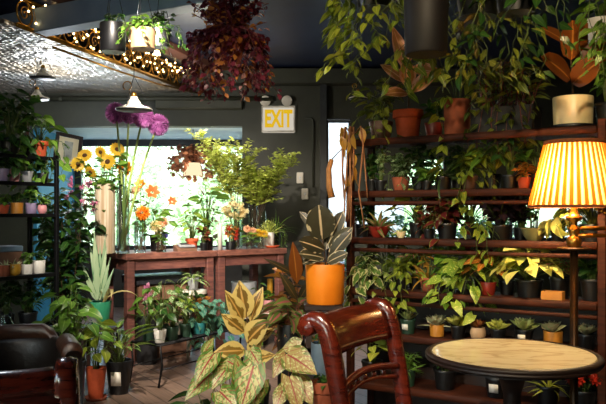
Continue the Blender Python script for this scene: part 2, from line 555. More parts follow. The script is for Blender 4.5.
def floor_mat():
    m, nt, out = newmat('floor_boards')
    tc = nd(nt, 'TexCoord')
    mp = nd(nt, 'Mapping', {0: tc.outputs['Object'], 2: (0, 0, math.radians(58))})
    br = nd(nt, 'TexBrick', {'Vector': mp.outputs[0], 'Color1': lin('#92796a'), 'Color2': lin('#756052'), 'Mortar': lin('#2a1f18'),
                             'Scale': 1.0, 'Mortar Size': .004, 'Brick Width': 1.4, 'Row Height': .14}, offset=.37)
    mp2 = nd(nt, 'Mapping', {0: mp.outputs[0], 3: (2, 26, 1)})
    nz = nd(nt, 'TexNoise', {'Vector': mp2.outputs[0], 'Scale': 2.5, 'Detail': 6.0})
    c = mixc(nt, .55, br.outputs[0], nz.outputs[0], 'OVERLAY')
    b = nd(nt, 'Bump', {'Strength': .25, 'Distance': .004, 'Height': br.outputs['Fac']})
    p = nd(nt, 'BsdfPrincipled', {'Base Color': c, 'Roughness': .38, 'Normal': b.outputs[0]})
    nt.links.new(p.outputs[0], out.inputs[0])
    return m

def tin_mat():
    m, nt, out = newmat('pressed_tin')
    tc = nd(nt, 'TexCoord')
    sx = nd(nt, 'SeparateXYZ', {0: tc.outputs['Object']})
    T = 2 * PI / .30
    a = mth(nt, 'SINE', mth(nt, 'MULTIPLY', sx.outputs[0], T))
    b = mth(nt, 'SINE', mth(nt, 'MULTIPLY', sx.outputs[1], T))
    c = mth(nt, 'SINE', mth(nt, 'MULTIPLY', mth(nt, 'ADD', sx.outputs[0], sx.outputs[1]), T * 2))
    d = mth(nt, 'SINE', mth(nt, 'MULTIPLY', mth(nt, 'SUBTRACT', sx.outputs[0], sx.outputs[1]), T * 2))
    h = mth(nt, 'ADD', mth(nt, 'MULTIPLY', a, b), mth(nt, 'MULTIPLY', mth(nt, 'MULTIPLY', c, d), .5))
    vo = nd(nt, 'TexVoronoi', {'Vector': tc.outputs['Object'], 'Scale': 26.0})
    h = mth(nt, 'ADD', h, mth(nt, 'MULTIPLY', vo.outputs[0], 1.6))
    nz = nd(nt, 'TexNoise', {'Vector': tc.outputs['Object'], 'Scale': 1.2, 'Detail': 4.0})
    col = mixc(nt, step(nt, nz.outputs[0], .4, .65), lin('#dcdad6'), lin('#a8967e'))
    bp = nd(nt, 'Bump', {'Strength': 1.0, 'Distance': .024, 'Height': h})
    p = nd(nt, 'BsdfPrincipled', {'Base Color': col, 'Metallic': .85, 'Roughness': .42, 'Normal': bp.outputs[0]})
    nt.links.new(p.outputs[0], out.inputs[0])
    return m
M_FLOOR = floor_mat()
M_TIN = tin_mat()

# ------------------------------------------------------------------ the room
YB = 8.4           # plane of the back wall
YW = 10.0          # shop window of the bay
ZC = 2.97
fl = MB(); fl.box((.2, 4.25, -.05), (9.6, 12.1, .1))
struct(fl, 'floor', M_FLOOR)
c = MB(); c.box((.2, 4.25, ZC + .06), (9.6, 12.1, .12))
struct(c, 'ceiling', M_BLACKCEIL)
w = MB(); w.box((-3.75, 4.7, 1.48), (.12, 7.4, 2.96)); w.box((-3.75, -1.55, 1.48), (.12, .5, 2.96)); w.box((-3.75, -.15, .35), (.12, 2.3, .7)); w.box((-3.75, -.15, 2.78), (.12, 2.3, .36)); struct(w, 'wall_left', M_WALLD)
w = MB(); w.box((4.4, 3.3, 1.48), (.12, 10.2, 2.96)); struct(w, 'wall_right', M_WALLD)
w = MB(); w.box((1.35, -1.8, 1.48), (6.1, .12, 2.96)); w.box((-3.6, -1.8, 1.48), (.3, .12, 2.96)); w.box((-2.6, -1.8, .45), (1.8, .12, .9)); w.box((-2.6, -1.8, 2.72), (1.8, .12, .48)); struct(w, 'wall_rear', M_WALLD)
f = MB()
for z in (.93, 2.45): f.box((-2.6, -1.8, z), (1.8, .09, .06))
for x in (-3.42, -2.6, -1.74): f.box((x, -1.8, 1.69), (.06, .09, 1.46))
fo = struct(f, 'window_5', M_FRAME)
g = MB(); g.box((-2.6, -1.8, 1.69), (1.7, .008, 1.5)); g.build('window_pane', M_PANE, fo, smooth=False)
ZH = 2.315
w = MB()
w.box((-1.96, YB + .09, (ZH + ZC) / 2), (2.5, .18, ZC - ZH))            # header over the bay
w.box((-3.45, YB + .09, 1.485), (.5, .18, 2.97))
w.box((-.22, YB + .09, 1.485), (.98, .18, 2.97))                        # pier with the exit sign
w.box((2.36, YB + .09, 2.685), (4.18, .18, .57))
w.box((.88, YB + .09, 1.91), (.64, .18, .98)); w.box((3.065, YB + .09, 1.91), (2.77, .18, .98)); w.box((1.44, YB + .09, 1.51), (.48, .18, .18)); w.box((1.44, YB + .09, 2.18), (.48, .18, .44))                           # wall shaped to leave only the bright patches behind the shelf open
w.box((2.5, YB + .09, .49), (3.9, .18, .98))
w.box((.415, YB + .09, .3), (.29, .18, .6))
struct(w, 'wall_back', M_DKGREENW)
w = MB(); w.box((.235, YB - .05, 1.48), (.075, .1, 2.96)); struct(w, 'trim_post', M_FRAME)
# the bay
w = MB(); w.box((-3.2, 9.3, 1.2), (.08, 1.5, 2.4)); struct(w, 'wall_bay_left', M_BLUEP)
w = MB(); w.box((-.66, 9.3, 1.2), (.08, 1.5, 2.4)); struct(w, 'wall_bay_right', M_WHITEW)
w = MB(); w.box((-1.93, 9.35, ZH + .03), (2.6, 1.55, .06)); struct(w, 'ceiling_bay', M_SOFFIT)
w = MB(); w.box((-1.93, 9.35, 3.02), (2.8, 1.9, .06)); struct(w, 'roof_bay', M_WALLD)
w = MB(); w.box((-1.93, YW, .38), (2.6, .14, .76)); struct(w, 'wall_bay_front', M_WALLD)

def window(name, x0, x1, z0, z1, y, mull, fw=.06, transom=None):
    f = MB()
    f.box(((x0 + x1) / 2, y, z1 - fw / 2), (x1 - x0, .09, fw), bev=.006)
    f.box(((x0 + x1) / 2, y, z0 + fw / 2), (x1 - x0, .09, fw), bev=.006)
    for x in [x0 + fw / 2, x1 - fw / 2]:
        f.box((x, y, (z0 + z1) / 2), (fw, .09, z1 - z0 - 2 * fw), bev=.006)
    for x in mull:
        f.box((x, y, (z0 + z1) / 2), (fw * .7, .07, z1 - z0 - 2 * fw), bev=.006)
    if transom:
        f.box(((x0 + x1) / 2, y, transom), (x1 - x0 - 2 * fw, .06, .045), bev=.006)
    fo = struct(f, name, M_FRAME)
    g = MB(); g.box(((x0 + x1) / 2, y, (z0 + z1) / 2), (x1 - x0 - .02, .008, z1 - z0 - .02))
    g.build('window_pane', M_PANE, fo, smooth=False)
    return fo
window('window_1', -3.16, -.70, .76, ZH, YW, [-2.52], fw=.09)
window('window_2', .60, 4.3, .98, 1.42, YB + .09, [1.55, 2.45, 3.4], fw=.03)  # low strip shaped to the band of brightness behind the shelf
window('window_patch', 1.2, 1.68, 1.6, 1.96, YB + .09, [], fw=.03)  # small pane added for one bright patch between the shelf plants
window('window_3', .275, .56, .6, 2.39, YB + .09, [], fw=.025)
f = MB()
for z in (.73, 2.57): f.box((-3.75, -.15, z), (.09, 2.3, .06))
for y in (-1.27, -.15, .97): f.box((-3.75, y, 1.65), (.09, .06, 1.78))
fo = struct(f, 'window_4', M_FRAME)
g = MB(); g.box((-3.75, -.15, 1.65), (.008, 2.28, 1.88)); g.build('window_pane', M_PANE, fo, smooth=False)
# light portals in the openings (they steer the sky light that the panes let in)
for (x0, x1, z0, z1, y) in ((-3.1, -.75, .85, 2.25, YW + .12), (.3, 4.25, .65, 2.35, YB + .25)):
    la = bpy.data.lights.new('sky_portal', 'AREA'); la.shape = 'RECTANGLE'; la.size = x1 - x0; la.size_y = z1 - z0
    la.cycles.is_portal = True
    lo = bpy.data.objects.new('sky_portal', la); COL.objects.link(lo)
    lo.location = ((x0 + x1) / 2, y, (z0 + z1) / 2); lo.rotation_euler = (-PI / 2, 0, 0)
la = la.copy(); la.size = 2.2; la.size_y = 1.8
lo = bpy.data.objects.new('sky_portal', la); COL.objects.link(lo); lo.location = (-3.86, -.15, 1.65); lo.rotation_euler = (0, -PI / 2, 0)

# pressed tin over the window end, with its scroll frieze and beams
t = MB()
zt = 2.70
t.prism([(-3.69, 5.3, zt), (-2.2, 5.3, zt), (-1.30, YB, zt), (-3.69, YB, zt)], (0, 0, 0), (0, 0, .03))
struct(t, 'ceiling_tin', M_TIN)
E0, E1 = V((-2.16, 5.42, zt)), V((-1.305, YB - .01, zt))
fr = MB(); ed = (E1 - E0).normalized()
fr.bar(E0 + V((0, 0, .02)), E1 + V((0, 0, .02)), .03, .03)
fr.bar(E0 + V((0, 0, .235)), E1 + V((0, 0, .235)), .025, .02)
L = (E1 - E0).length
n = int(L / .19)
for i in range(n):
    cc = E0 + ed * (.1 + i * L / n) + V((0, 0, .128))
    ring = [cc + ed * (.092 * math.cos(a)) + V((0, 0, .092 * math.sin(a))) for a in [2 * PI * k / 20 for k in range(21)]]
    fr.tube(ring, .008, n=5)
    sp = [cc + ed * (.06 * (1 - k / 26) * math.cos(k * .42)) + V((0, 0, .06 * (1 - k / 26) * math.sin(k * .42))) for k in range(24)]
    fr.tube(sp, .006, n=4)
struct(fr, 'trim_frieze', M_BRASS, smooth=True)
b = MB(); nb = V((ed.y, -ed.x, 0))
b.bar(E0 + nb * .33 + V((0, 0, .235)), E1 + nb * .33 + V((0, 0, .235)), .16, .07, .006)
struct(b, 'trim_brown_beam', M_BROWNBEAM)
b = MB(); b.bar((-3.69, 6.58, 2.80), (.6, 4.19, 2.80), .16, .185, .006)
struct(b, 'trim_slate_beam', M_BEAM)
b = MB(); b.box((-.5, YB - .12, 2.86), (6.2, .22, .16)); struct(b, 'trim_cornice', M_DKGREENW)
pp = MB(); pp.tube([(-3.2, YB - .07, 2.62), (-.35, YB - .07, 2.62)], .028, n=10)
for x in (-2.8, -1.9, -1.0): pp.lathe([(.034, -.02), (.036, 0), (.034, .02)], 10, (x, YB - .07, 2.62), Matrix.Rotation(PI / 2, 3, 'Y'))
tag(pp.build('wall_pipe', M_DKGREENW), 'dark green pipe running along the wall above the bay window', 'pipe')
du = MB(); du.box((-1.2, YB - .07, 2.55), (1.0, .14, .1), bev=.01)
struct(du, 'trim_duct', M_DKGREENW)
cd = MB(); cd.tube([(.02, YB - .02, 2.4), (.1, YB - .02, 2.4), (.12, YB - .02, 2.37), (.12, YB - .02, 1.6)], .014, n=8)
tag(cd.build('conduit', M_DKGREENW), 'thin conduit running down the dark wall beside the exit sign', 'conduit')
for px, py, lb in ((300, 178, 'small white switch box on the dark wall below the exit sign, upper of the two'), (305, 194, 'small white switch box on the dark wall below the exit sign, lower of the two')):
    e = empty('switch_box', at(px, py, YB - .001), lb, 'switch', 'switch boxes on the dark wall')
    q = MB(); q.box((0, -.02, 0), (.08, .04, .13), bev=.008); q.build('box_body', M_ENAMEL, e, smooth=False)
    q = MB(); q.box((0, -.046, 0), (.014, .012, .03), bev=.003); q.build('toggle', M_WHITEW, e, smooth=False)

# exit sign
ex = empty('exit_sign', at(278.5, 133, YB - .001), 'white exit sign with yellow letters and twin lamp heads', 'sign')
q = MB(); q.box((0, -.03, .155), (.385, .055, .31), bev=.012); q.build('sign_box', emat('sign_backlit', '#fff4e0', .62), ex, smooth=False)
q = MB()
for z in (.012, .298): q.box((0, -.062, z), (.385, .012, .02))
for x in (-.185, .185): q.box((x, -.062, .155), (.015, .012, .27))
q.build('sign_frame', M_ENAMEL, ex, smooth=False)
cu = bpy.data.curves.new('sign_letters', 'FONT'); cu.body = 'EXIT'; cu.size = .2; cu.align_x = 'CENTER'; cu.align_y = 'CENTER'; cu.extrude = .002; cu.offset = .008
cu.materials.append(emat('exit_letters', '#f0c020', .85))
tx = bpy.data.objects.new('sign_letters', cu); COL.objects.link(tx); tx.parent = ex
tx.location = (0, -.0605, .15); bpy.context.view_layer.update(); dg = bpy.context.evaluated_depsgraph_get()
me_ = bpy.data.meshes.new_from_object(tx.evaluated_get(dg)); bpy.data.objects.remove(tx)
tx = bpy.data.objects.new('sign_letters', me_); COL.objects.link(tx); tx.parent = ex; tx.location = (0, -.0605, .15); tx.rotation_euler = (PI / 2, 0, 0); tx.scale = (.78, 1.35, 1)
for x in (-.15, .1):
    q = MB(); R = Matrix.Rotation(PI / 2 + .25, 3, 'X')
    q.lathe([(.001, -.03), (.04, -.03), (.058, .0), (.062, .03), (.052, .034), (.001, .028)], 18, (x, -.05, .37), R)
    h = q.build('lamp_head', M_ENAMEL, ex)
    q = MB(); q.tube([(x, -.02, .3), (x, -.03, .35)], .012, n=8); q.build('lamp_bracket', M_ENAMEL, h)

# picture leaning in the bay
e = empty('framed_picture', V((-3.0, 9.1, 1.62)), 'framed picture with gold mount on the blue bay wall', 'picture', rz=.8)
q = MB(); w2, h2 = .32, .38
for x in (-w2 / 2, w2 / 2): q.box((x, -.02, h2 / 2), (.045, .03, h2 + .045), bev=.005)
for z in (0, h2): q.box((0, -.02, z), (w2 - .045, .03, .045), bev=.005)
q.build('frame', M_DKWOOD, e, smooth=False)
q = MB(); q.box((0, -.012, h2 / 2), (w2 - .05, .008, h2 - .05)); q.build('mount', mat('gold_mount', '#f4ead0', '#e8d4a4', rough=.6, scale=3), e, smooth=False)
q = MB(); q.box((0, -.02, h2 / 2), (w2 * .35, .006, h2 * .6)); q.build('print', mat('art_print', '#8a8a86', '#c8c4b8', rough=.7, scale=12), e, smooth=False)
e.location.z = 1.90; e.rotation_euler = (0, .12, .8)

# ------------------------------------------------------------------ outside
g = MB(); g.box((0, 34, -.12), (90, 50, .1))
struct(g, 'pavement', mat('pavement', '#c8c6be', '#b4b2aa', rough=.8, scale=2))
def tree(x, y, h, r, label, m, sd):
    rng = random.Random(sd)
    e = empty('street_tree', (x, y, -.07), label, 'tree', 'trees outside the shop windows')
    q = MB()
    q.tube([(0, 0, 0), (.05, 0, h * .3), (0, .04, h * .55), (.03, 0, h * .8)], .11, .05, 8)
    for k in range(7):
        a = k * .9
        q.tube([(0, 0, h * (.25 + .06 * k)), (math.cos(a) * r * .5, math.sin(a) * r * .5, h * (.42 + .06 * k)), (math.cos(a) * r * .85, math.sin(a) * r * .85, h * (.5 + .06 * k))], .04, .015, 5)
    q.build('trunk', M_STEMB, e)
    q = MB()
    for k in range(2600):
        p = V((rng.gauss(0, 1), rng.gauss(0, 1), rng.gauss(0, 1))).normalized() * rng.uniform(.55, 1) ** .5
        p = V((p.x * r, p.y * r, h * .58 + p.z * h * .45))
        d = V((rng.uniform(-1, 1), rng.uniform(-1, 1), rng.uniform(-.8, .6)))
        q.leaf(p, d, .2 * rng.uniform(.7, 1.3), .12, 'oval', .5, .2, 2, rng=rng)
    q.build('crown', m, e)
L_TREE = leafmat('street_leaf', '#b4cfa4', '#d6e6c8', trans=.6)
w = MB(); w.box((.9, 12.6, 1.6), (1.7, .2, 3.4)); struct(w, 'wall_outside', mat('grey_render', '#8e939c', '#7e838c', rough=.8, scale=6))
rng = random.Random(8); hg = empty('hedge', (2.3, 9.5, -.07), 'low clipped hedge added close outside the right-hand window', 'hedge')  # greenery added to break up the brightness of the window behind the shelf
q = MB()
for k in range(3200):
    x = rng.uniform(-1.75, 1.9); h = 1.22 + .10 * math.sin(x * 5) + .05 * math.sin(x * 17)
    q.leaf((x, rng.uniform(-.22, .22), rng.uniform(.6, h)), (rng.uniform(-1, 1), rng.uniform(-1, 1), rng.uniform(-.6, .8)), rng.uniform(.08, .14), .06, 'oval', .5, .2, 2, rng=rng)
q.build('hedge_foliage', leafmat('hedge_leaf', '#3c5a2c', '#5f8440'), hg)
q = MB()
for k in range(12): q.tube([(-1.6 + k * .3, 0, 0), (-1.6 + k * .3 + rng.uniform(-.05, .05), 0, .5), (-1.6 + k * .3 + rng.uniform(-.1, .1), 0, 1.1)], .02, .008, 5)
q.build('trunks', M_STEMB, hg)
L_TREE2 = leafmat('street_leaf_pale', '#b4cfa4', '#d6e6c8', trans=.6)
tree(-4.6, 16.5, 3.4, 1.5, 'pale green tree outside the left edge of the bay window', L_TREE2, 1)
tree(-2.7, 18.5, 4.4, 1.8, 'tall green tree outside behind the purple flower balls', L_TREE, 2)
tree(-1.9, 15.5, 2.3, 1.0, 'low rounded green tree outside the right end of the bay window', L_TREE, 3)
tree(1.6, 16.5, 3.6, 1.3, 'green tree outside the right-hand window, behind the shelf end', L_TREE, 4)
tree(4.4, 17.5, 4.0, 1.6, 'green tree outside the right-hand window, behind the lampshade', L_TREE2, 5)

# ------------------------------------------------------------------ camera, sky, lights
cam = bpy.data.cameras.new('camera'); co = bpy.data.objects.new('camera', cam); COL.objects.link(co)
co.location = (0, 0, CH); co.rotation_euler = (PI / 2, 0, 0)
cam.sensor_width = 36; cam.lens = 36 * F / 606; cam.shift_y = (HY - 202) / 606; cam.clip_start = .05
SC.camera = co
wd = bpy.data.worlds.new('sky'); SC.world = wd; wd.use_nodes = True
nt = wd.node_tree
bg = nt.nodes['Background']
sk = nt.nodes.new('ShaderNodeTexSky'); sk.sky_type = 'NISHITA'; sk.sun_disc = False
sk.sun_elevation = math.radians(48); sk.sun_rotation = math.radians(200); sk.dust_density = 2.5; sk.air_density = 1.2
nt.links.new(sk.outputs[0], bg.inputs[0]); bg.inputs[1].default_value = 1.6
su = bpy.data.lights.new('sun', 'SUN'); su.energy = 13; su.angle = .02; su.color = (1, .95, .85)
so = bpy.data.objects.new('sun', su); COL.objects.link(so); so.rotation_euler = (math.radians(42), 0, math.radians(20))

def spot(name, loc, tgt, energy, deg, col=(1, .83, .62), rad=.05, blend=.5):
    l = bpy.data.lights.new(name, 'SPOT'); l.energy = energy; l.spot_size = math.radians(deg); l.spot_blend = blend
    l.color = col; l.shadow_soft_size = rad
    o = bpy.data.objects.new(name, l); COL.objects.link(o); o.location = loc
    o.rotation_euler = (V(tgt) - V(loc)).to_track_quat('-Z', 'Y').to_euler()
    return o
spot('unseen_spot', (-.9, .6, 2.85), (-.25, 3.9, .5), 420, 42, (1, .86, .68))  # unseen warm key on the floor plants, no fixture modelled
spot('unseen_spot', (.2, .3, 2.85), (.72, 3.4, 1.3), 250, 52, (1, .79, .5))  # unseen warm spot on the shelf front
spot('unseen_spot', (-1.0, 3.2, 2.85), (-.85, 6.4, .75), 640, 56, (1, .88, .74))  # added to brighten the work tables, no lamp hangs there
spot('unseen_spot', (-1.1, 4.6, 2.62), (-.6, 6.7, 1.35), 620, 56, (1, .9, .78))  # second added spot, lifts the flowers and branches on the tables
for (x, y, z, e_, c_) in ((-1.0, 6.75, 2.3, 34, (1, .93, .82)), (-2.5, 7.2, 2.3, 30, (.85, .92, 1)), (-1.45, 3.2, 2.3, 16, (.82, .9, 1))):  # added fill for tables, tin and beam; no globes hang here
    l = bpy.data.lights.new('added_fill_light', 'POINT'); l.energy = e_; l.color = c_; l.shadow_soft_size = .12
    o = bpy.data.objects.new('added_fill_light', l); COL.objects.link(o); o.location = (x, y, z)
SC.view_settings.view_transform = 'Standard'
SC.view_settings.look = 'None'
SC.view_settings.gamma = 1
SC.view_settings.exposure = 0.0
SC.cycles.max_bounces = 8
SC.cycles.transparent_max_bounces = 16
# ------------------------------------------------------------------ display shelf on the right
S0 = V((.25, 3.87)); SE = V((.848, -.53)); SN = V((.53, .848)); SL = 1.27; SD = .27
ROWZ = [1.687, 1.413, 1.167, .896, .67, .40]      # top faces of the boards, from the top down
def shelf_xy(px, t):
    k = (px - CX) / F
    # X = .25 + .848 s + .53 t ;  D = 3.87 - .53 s + .848 t ;  X = k D
    s = (k * (3.87 + .848 * t) - .25 - .53 * t) / (.848 + .53 * k)
    return S0 + SE * s + SN * t
def sp3(px, t, row):
    p = shelf_xy(px, t); return V((p.x, p.y, ROWZ[row] + .001))
def S3(s, t, z):
    p = S0 + SE * s + SN * t; return V((p.x, p.y, z))
sh = empty('display_shelf', S3(SL / 2, SD / 2, 0), 'tall dark mahogany plant shelf of six boards behind the round table', 'shelf')
org = sh.location.copy()
for s in (0, SL):
    for t in (.012, SD - .012):
        q = MB(); q.bar(S3(s, t, 0) - org, S3(s, t, 1.72 if t < .1 else 1.70) - org, .036, .036, .004, up=(SE.x, SE.y, 0)); q.build('post', M_SHELF, sh, smooth=False)
for i, z in enumerate(ROWZ):
    if i == 0:
        q = MB(); q.bar(S3(.0, SD - .006, .44) - org, S3(SL, SD - .006, .44) - org, .01, .84); q.build('back_panel', M_DKWOOD, sh, smooth=False)
    q = MB(); q.bar(S3(.0, SD / 2, z - .012) - org, S3(SL, SD / 2, z - .012) - org, SD - .034, .024, .004); bo = q.build('board', M_SHELF, sh, smooth=False)
    q = MB(); q.bar(S3(.018, -.008, z - .014) - org, S3(SL - .018, -.008, z - .014) - org, .022, .036, .009); q.build('front_rail', M_SHELF, bo)
    if i in (1, 2, 3):
        q = MB(); q.bar(S3(.018, -.004, z - .062) - org, S3(SL - .018, -.004, z - .062) - org, .018, .02, .007); q.build('lower_rail', M_SHELF, bo)

# ------------------------------------------------------------------ left metal rack
R0 = V((-1.78, 5.2)); RW = V((-.53, -.848)); RN = V((-.848, .53)); RL, RD = 1.05, .30
RACKZ = [1.70, 1.515, 1.295, .87, .47]
def rack_xy(px, t):
    k = (px - CX) / F
    s = (k * (5.2 + .53 * t) + 1.78 + .848 * t) / (-.53 + .848 * k)
    return R0 + RW * s + RN * t
def rp3(px, t, row):
    p = rack_xy(px, t); return V((p.x, p.y, RACKZ[row] + .001))
def R3(s, t, z):
    p = R0 + RW * s + RN * t; return V((p.x, p.y, z))
rk = empty('metal_rack', R3(RL / 2, RD / 2, 0), 'black metal plant rack with open shelves at the left edge', 'rack')
ro = rk.location.copy()
for s in (0, RL):
    for t in (0, RD):
        q = MB(); q.bar(R3(s, t, 0) - ro, R3(s, t, 1.715) - ro, .026, .026, .002, up=(RW.x, RW.y, 0)); q.build('post', M_IRON, rk, smooth=False)
for z in RACKZ:
    q = MB(); q.bar(R3(.013, RD / 2, z - .006) - ro, R3(RL - .013, RD / 2, z - .006) - ro, RD, .012, .002); bo = q.build('shelf_plate', M_GUN, rk, smooth=False)
    q = MB(); q.bar(R3(.013, -.006, z - .012) - ro, R3(RL - .013, -.006, z - .012) - ro, .012, .026, .002); q.build('edge_bar', M_IRON, bo, smooth=False)

# ------------------------------------------------------------------ two work tables
A0 = V((-1.475, 6.0)); AE = V((.795, .607)); AN = V((-.607, .795)); AZ = .96
def tab_xy(px, t):
    k = (px - CX) / F
    s = (k * (6 + .795 * t) + 1.475 + .607 * t) / (.795 - .607 * k)
    return A0 + AE * s + AN * t
def tp3(px, t, z=AZ):
    p = tab_xy(px, t); return V((p.x, p.y, z + .001))
def A3(s, t, z):
    p = A0 + AE * s + AN * t; return V((p.x, p.y, z))
def work_table(s0, s1, dep, label, lower=None):
    e = empty('work_table', A3((s0 + s1) / 2, dep / 2, 0), label, 'table', 'rough wooden work tables set end to end')
    o = e.location.copy()
    q = MB(); q.bar(A3(s0, dep / 2, AZ - .0275) - o, A3(s1, dep / 2, AZ - .0275) - o, dep, .055, .005); q.build('table_top', M_WORKTOP, e, smooth=False)
    lw = .068
    for s in (s0 + .055, s1 - .055):
        for t in (.055, dep - .055):
            q = MB(); q.bar(A3(s, t, 0) - o, A3(s, t, AZ - .055) - o, lw, lw, .004, up=(AE.x, AE.y, 0)); q.build('leg', M_WORK, e, smooth=False)
    q = MB()
    q.bar(A3(s0 + .1, .05, AZ - .10) - o, A3(s1 - .1, .05, AZ - .10) - o, .03, .09)
    q.bar(A3(s0 + .1, dep - .05, AZ - .10) - o, A3(s1 - .1, dep - .05, AZ - .10) - o, .03, .09)
    for s in (s0 + .05, s1 - .05): q.bar(A3(s, .1, AZ - .10) - o, A3(s, dep - .1, AZ - .10) - o, .03, .09)
    q.build('apron', M_WORK, e, smooth=False)
    if lower:
        q = MB(); q.bar(A3(s0 + .10, dep / 2, lower - .015) - o, A3(s1 - .10, dep / 2, lower - .015) - o, dep - .12, .03, .004)
        q.build('lower_shelf', M_ENAMEL, e, smooth=False)
work_table(0, .875, .56, 'rough reddish wooden work table carrying the purple flower balls and sunflowers')
work_table(.885, 1.66, .56, 'rough reddish wooden work table carrying the leafy cut branches', lower=.33)

# things stored under the tables
e = empty('wooden_crate', A3(.45, .33, 0), 'tall brown slatted crate under the left work table', 'crate', rz=math.atan2(AE.y, AE.x)); e.scale = (1, 1, 1.14)
q = MB(); q.box((0, 0, .02), (.5, .3, .04)); 
for z in (.10, .24, .38, .52):
    for y in (-.15, .15): q.box((0, y, z), (.52, .018, .11), bev=.003)
    for x in (-.25, .25): q.box((x, 0, z), (.018, .28, .11), bev=.003)
q.build('slats', M_CRATE, e, smooth=False)
q = MB()
for x in (-.23, .23):
    for y in (-.13, .13): q.box((x, y, .3), (.03, .03, .58))
q.build('corner_posts', M_CRATE, e, smooth=False)
st = MB(); st.box((0, 0, .04), (.56, .33, .075), bev=.008)
o = st.build('stone_slab', M_STONE, smooth=False); o.location = A3(.45, .33, .667); o.rotation_euler = (0, 0, math.atan2(AE.y, AE.x))
tag(o, 'dark speckled stone slab lying on the crate under the left work table', 'slab')
e = empty('round_stool', tp3(193, .07, -.001), 'small white round stool under the left work table', 'stool'); e.scale = (1, 1, 1.22)
q = MB(); q.lathe([(.001, .47), (.12, .47), (.125, .475), (.125, .495), (.12, .5), (.001, .5)], 24); sharp(q.build('seat', M_ENAMEL, e), 40)
for k in range(3):
    a = k * 2.094 + .3; q = MB(); q.tube([(math.cos(a) * .09, math.sin(a) * .09, .47), (math.cos(a) * .13, math.sin(a) * .13, 0)], .012, n=8); q.build('leg', M_ENAMEL, e)
def cyl_pot(name, label, cat, loc, r, h, m, group=None):
    q = MB(); q.lathe([(.001, 0), (.93 * r, 0), (.97 * r, .02 * h), (r, .96 * h), (.99 * r, h), (.93 * r, h), (.92 * r, .2 * h), (.001, .1 * h)], 28)
    o = sharp(q.build(name, m), 40); o.location = loc
    return tag(o, label, cat, group)
cyl_pot('metal_bin', 'pale grey round bin on the lower shelf of the right work table', 'bin', tp3(244, .26, .33), .125, .30, M_GUN if False else T_GREY)
cyl_pot('small_jar', 'yellow jar standing near the right leg under the right work table', 'jar', tp3(270, .34, .33), .03, .30, T_YELLOW)

# small things on the work tables
e = empty('card_reader', tp3(185, .10), 'grey card reader lying on a wooden stand beside the terracotta pothos', 'card reader', rz=.5)
q = MB(); q.prism([(-.09, -.06, 0), (-.09, .06, 0), (-.09, .06, .055), (-.09, -.06, .02)], (0, 0, 0), (.18, 0, 0)); q.build('stand', M_CRATE, e, smooth=False)
q = MB(); q.box((.01, 0, .052), (.15, .1, .014), Matrix.Rotation(.28, 3, 'X'), .004); k = q.build('reader_body', T_GREY, e, smooth=False)
q = MB(); q.box((.01, .012, .0625), (.1, .055, .003), Matrix.Rotation(.28, 3, 'X')); q.build('reader_screen', T_DARK, k, smooth=False)
q = MB(); q.lathe([(.001, 0), (.05, 0), (.075, .02), (.072, .024), (.048, .008), (.001, .008)], 24)
tag(q.build('clay_dish', T_TERRA), 'shallow terracotta dish on the right end of the right work table', 'dish').location = tp3(272, .09)
q = MB(); q.box((0, 0, .16), (.05, .04, .32), bev=.004); o = q.build('wooden_post', M_DKWOOD, smooth=False); o.location = tp3(237, .45)
tag(o, 'small dark upright wood block behind the cream flowers on the right work table', 'block')

def vase(label, loc, r, h, m=None, group='clear glass vases on the work tables', flare=0, name='glass_vase'):
    q = MB(); R = r * (1 + flare)
    q.lathe([(.001, .0), (r * .96, 0), (r, .01), (R, h), (R * .985, h + .002), (R - .005, h), (r - .005, .016), (.001, .014)], 24)
    o = q.build(name, m or M_GLASS); o.location = loc
    return tag(o, label, 'vase', group)

# ------------------------------------------------------------------ wire bench with plants
B0 = V((-1.06, 5.35)); BE = V((.53, .848)); BN = V((-.848, .53)); BZ = .32; BL, BD = 1.0, .30
def B3(s, t, z):
    p = B0 + BE * s + BN * t; return V((p.x, p.y, z))
be = empty('wire_bench', B3(BL / 2, BD / 2, 0), 'low black wire bench crowded with leafy pots before the tables', 'bench')
o = be.location.copy()
q = MB()
for t in (0, BD): q.tube([B3(0, t, BZ - .008) - o, B3(BL, t, BZ - .008) - o], .008, n=6)
for s in (0, BL): q.tube([B3(s, 0, BZ - .008) - o, B3(s, BD, BZ - .008) - o], .008, n=6)
q.build('top_frame', M_IRON, be)
q = MB()
for i in range(1, 40): q.tube([B3(i * .025, 0, BZ - .004) - o, B3(i * .025, BD, BZ - .004) - o], .004, n=4)
for i in range(1, 12): q.tube([B3(0, i * .025, BZ - .008) - o, B3(BL, i * .025, BZ - .008) - o], .0035, n=4)
q.build('mesh_top', M_IRON, be)
for s in (0, BL):
    for t in (0, BD):
        q = MB(); q.tube([B3(s, t, BZ - .01) - o, B3(s + (.02 if s == 0 else -.02), t, BZ * .5) - o, B3(s - (.02 if s == 0 else -.02), t, .004) - o], .009, n=6); q.build('leg', M_IRON, be)
q = MB()
for t in (0, BD): q.tube([B3(.015, t, .13) - o, B3(BL - .015, t, .13) - o], .006, n=5)
q.build('stretcher', M_IRON, be)

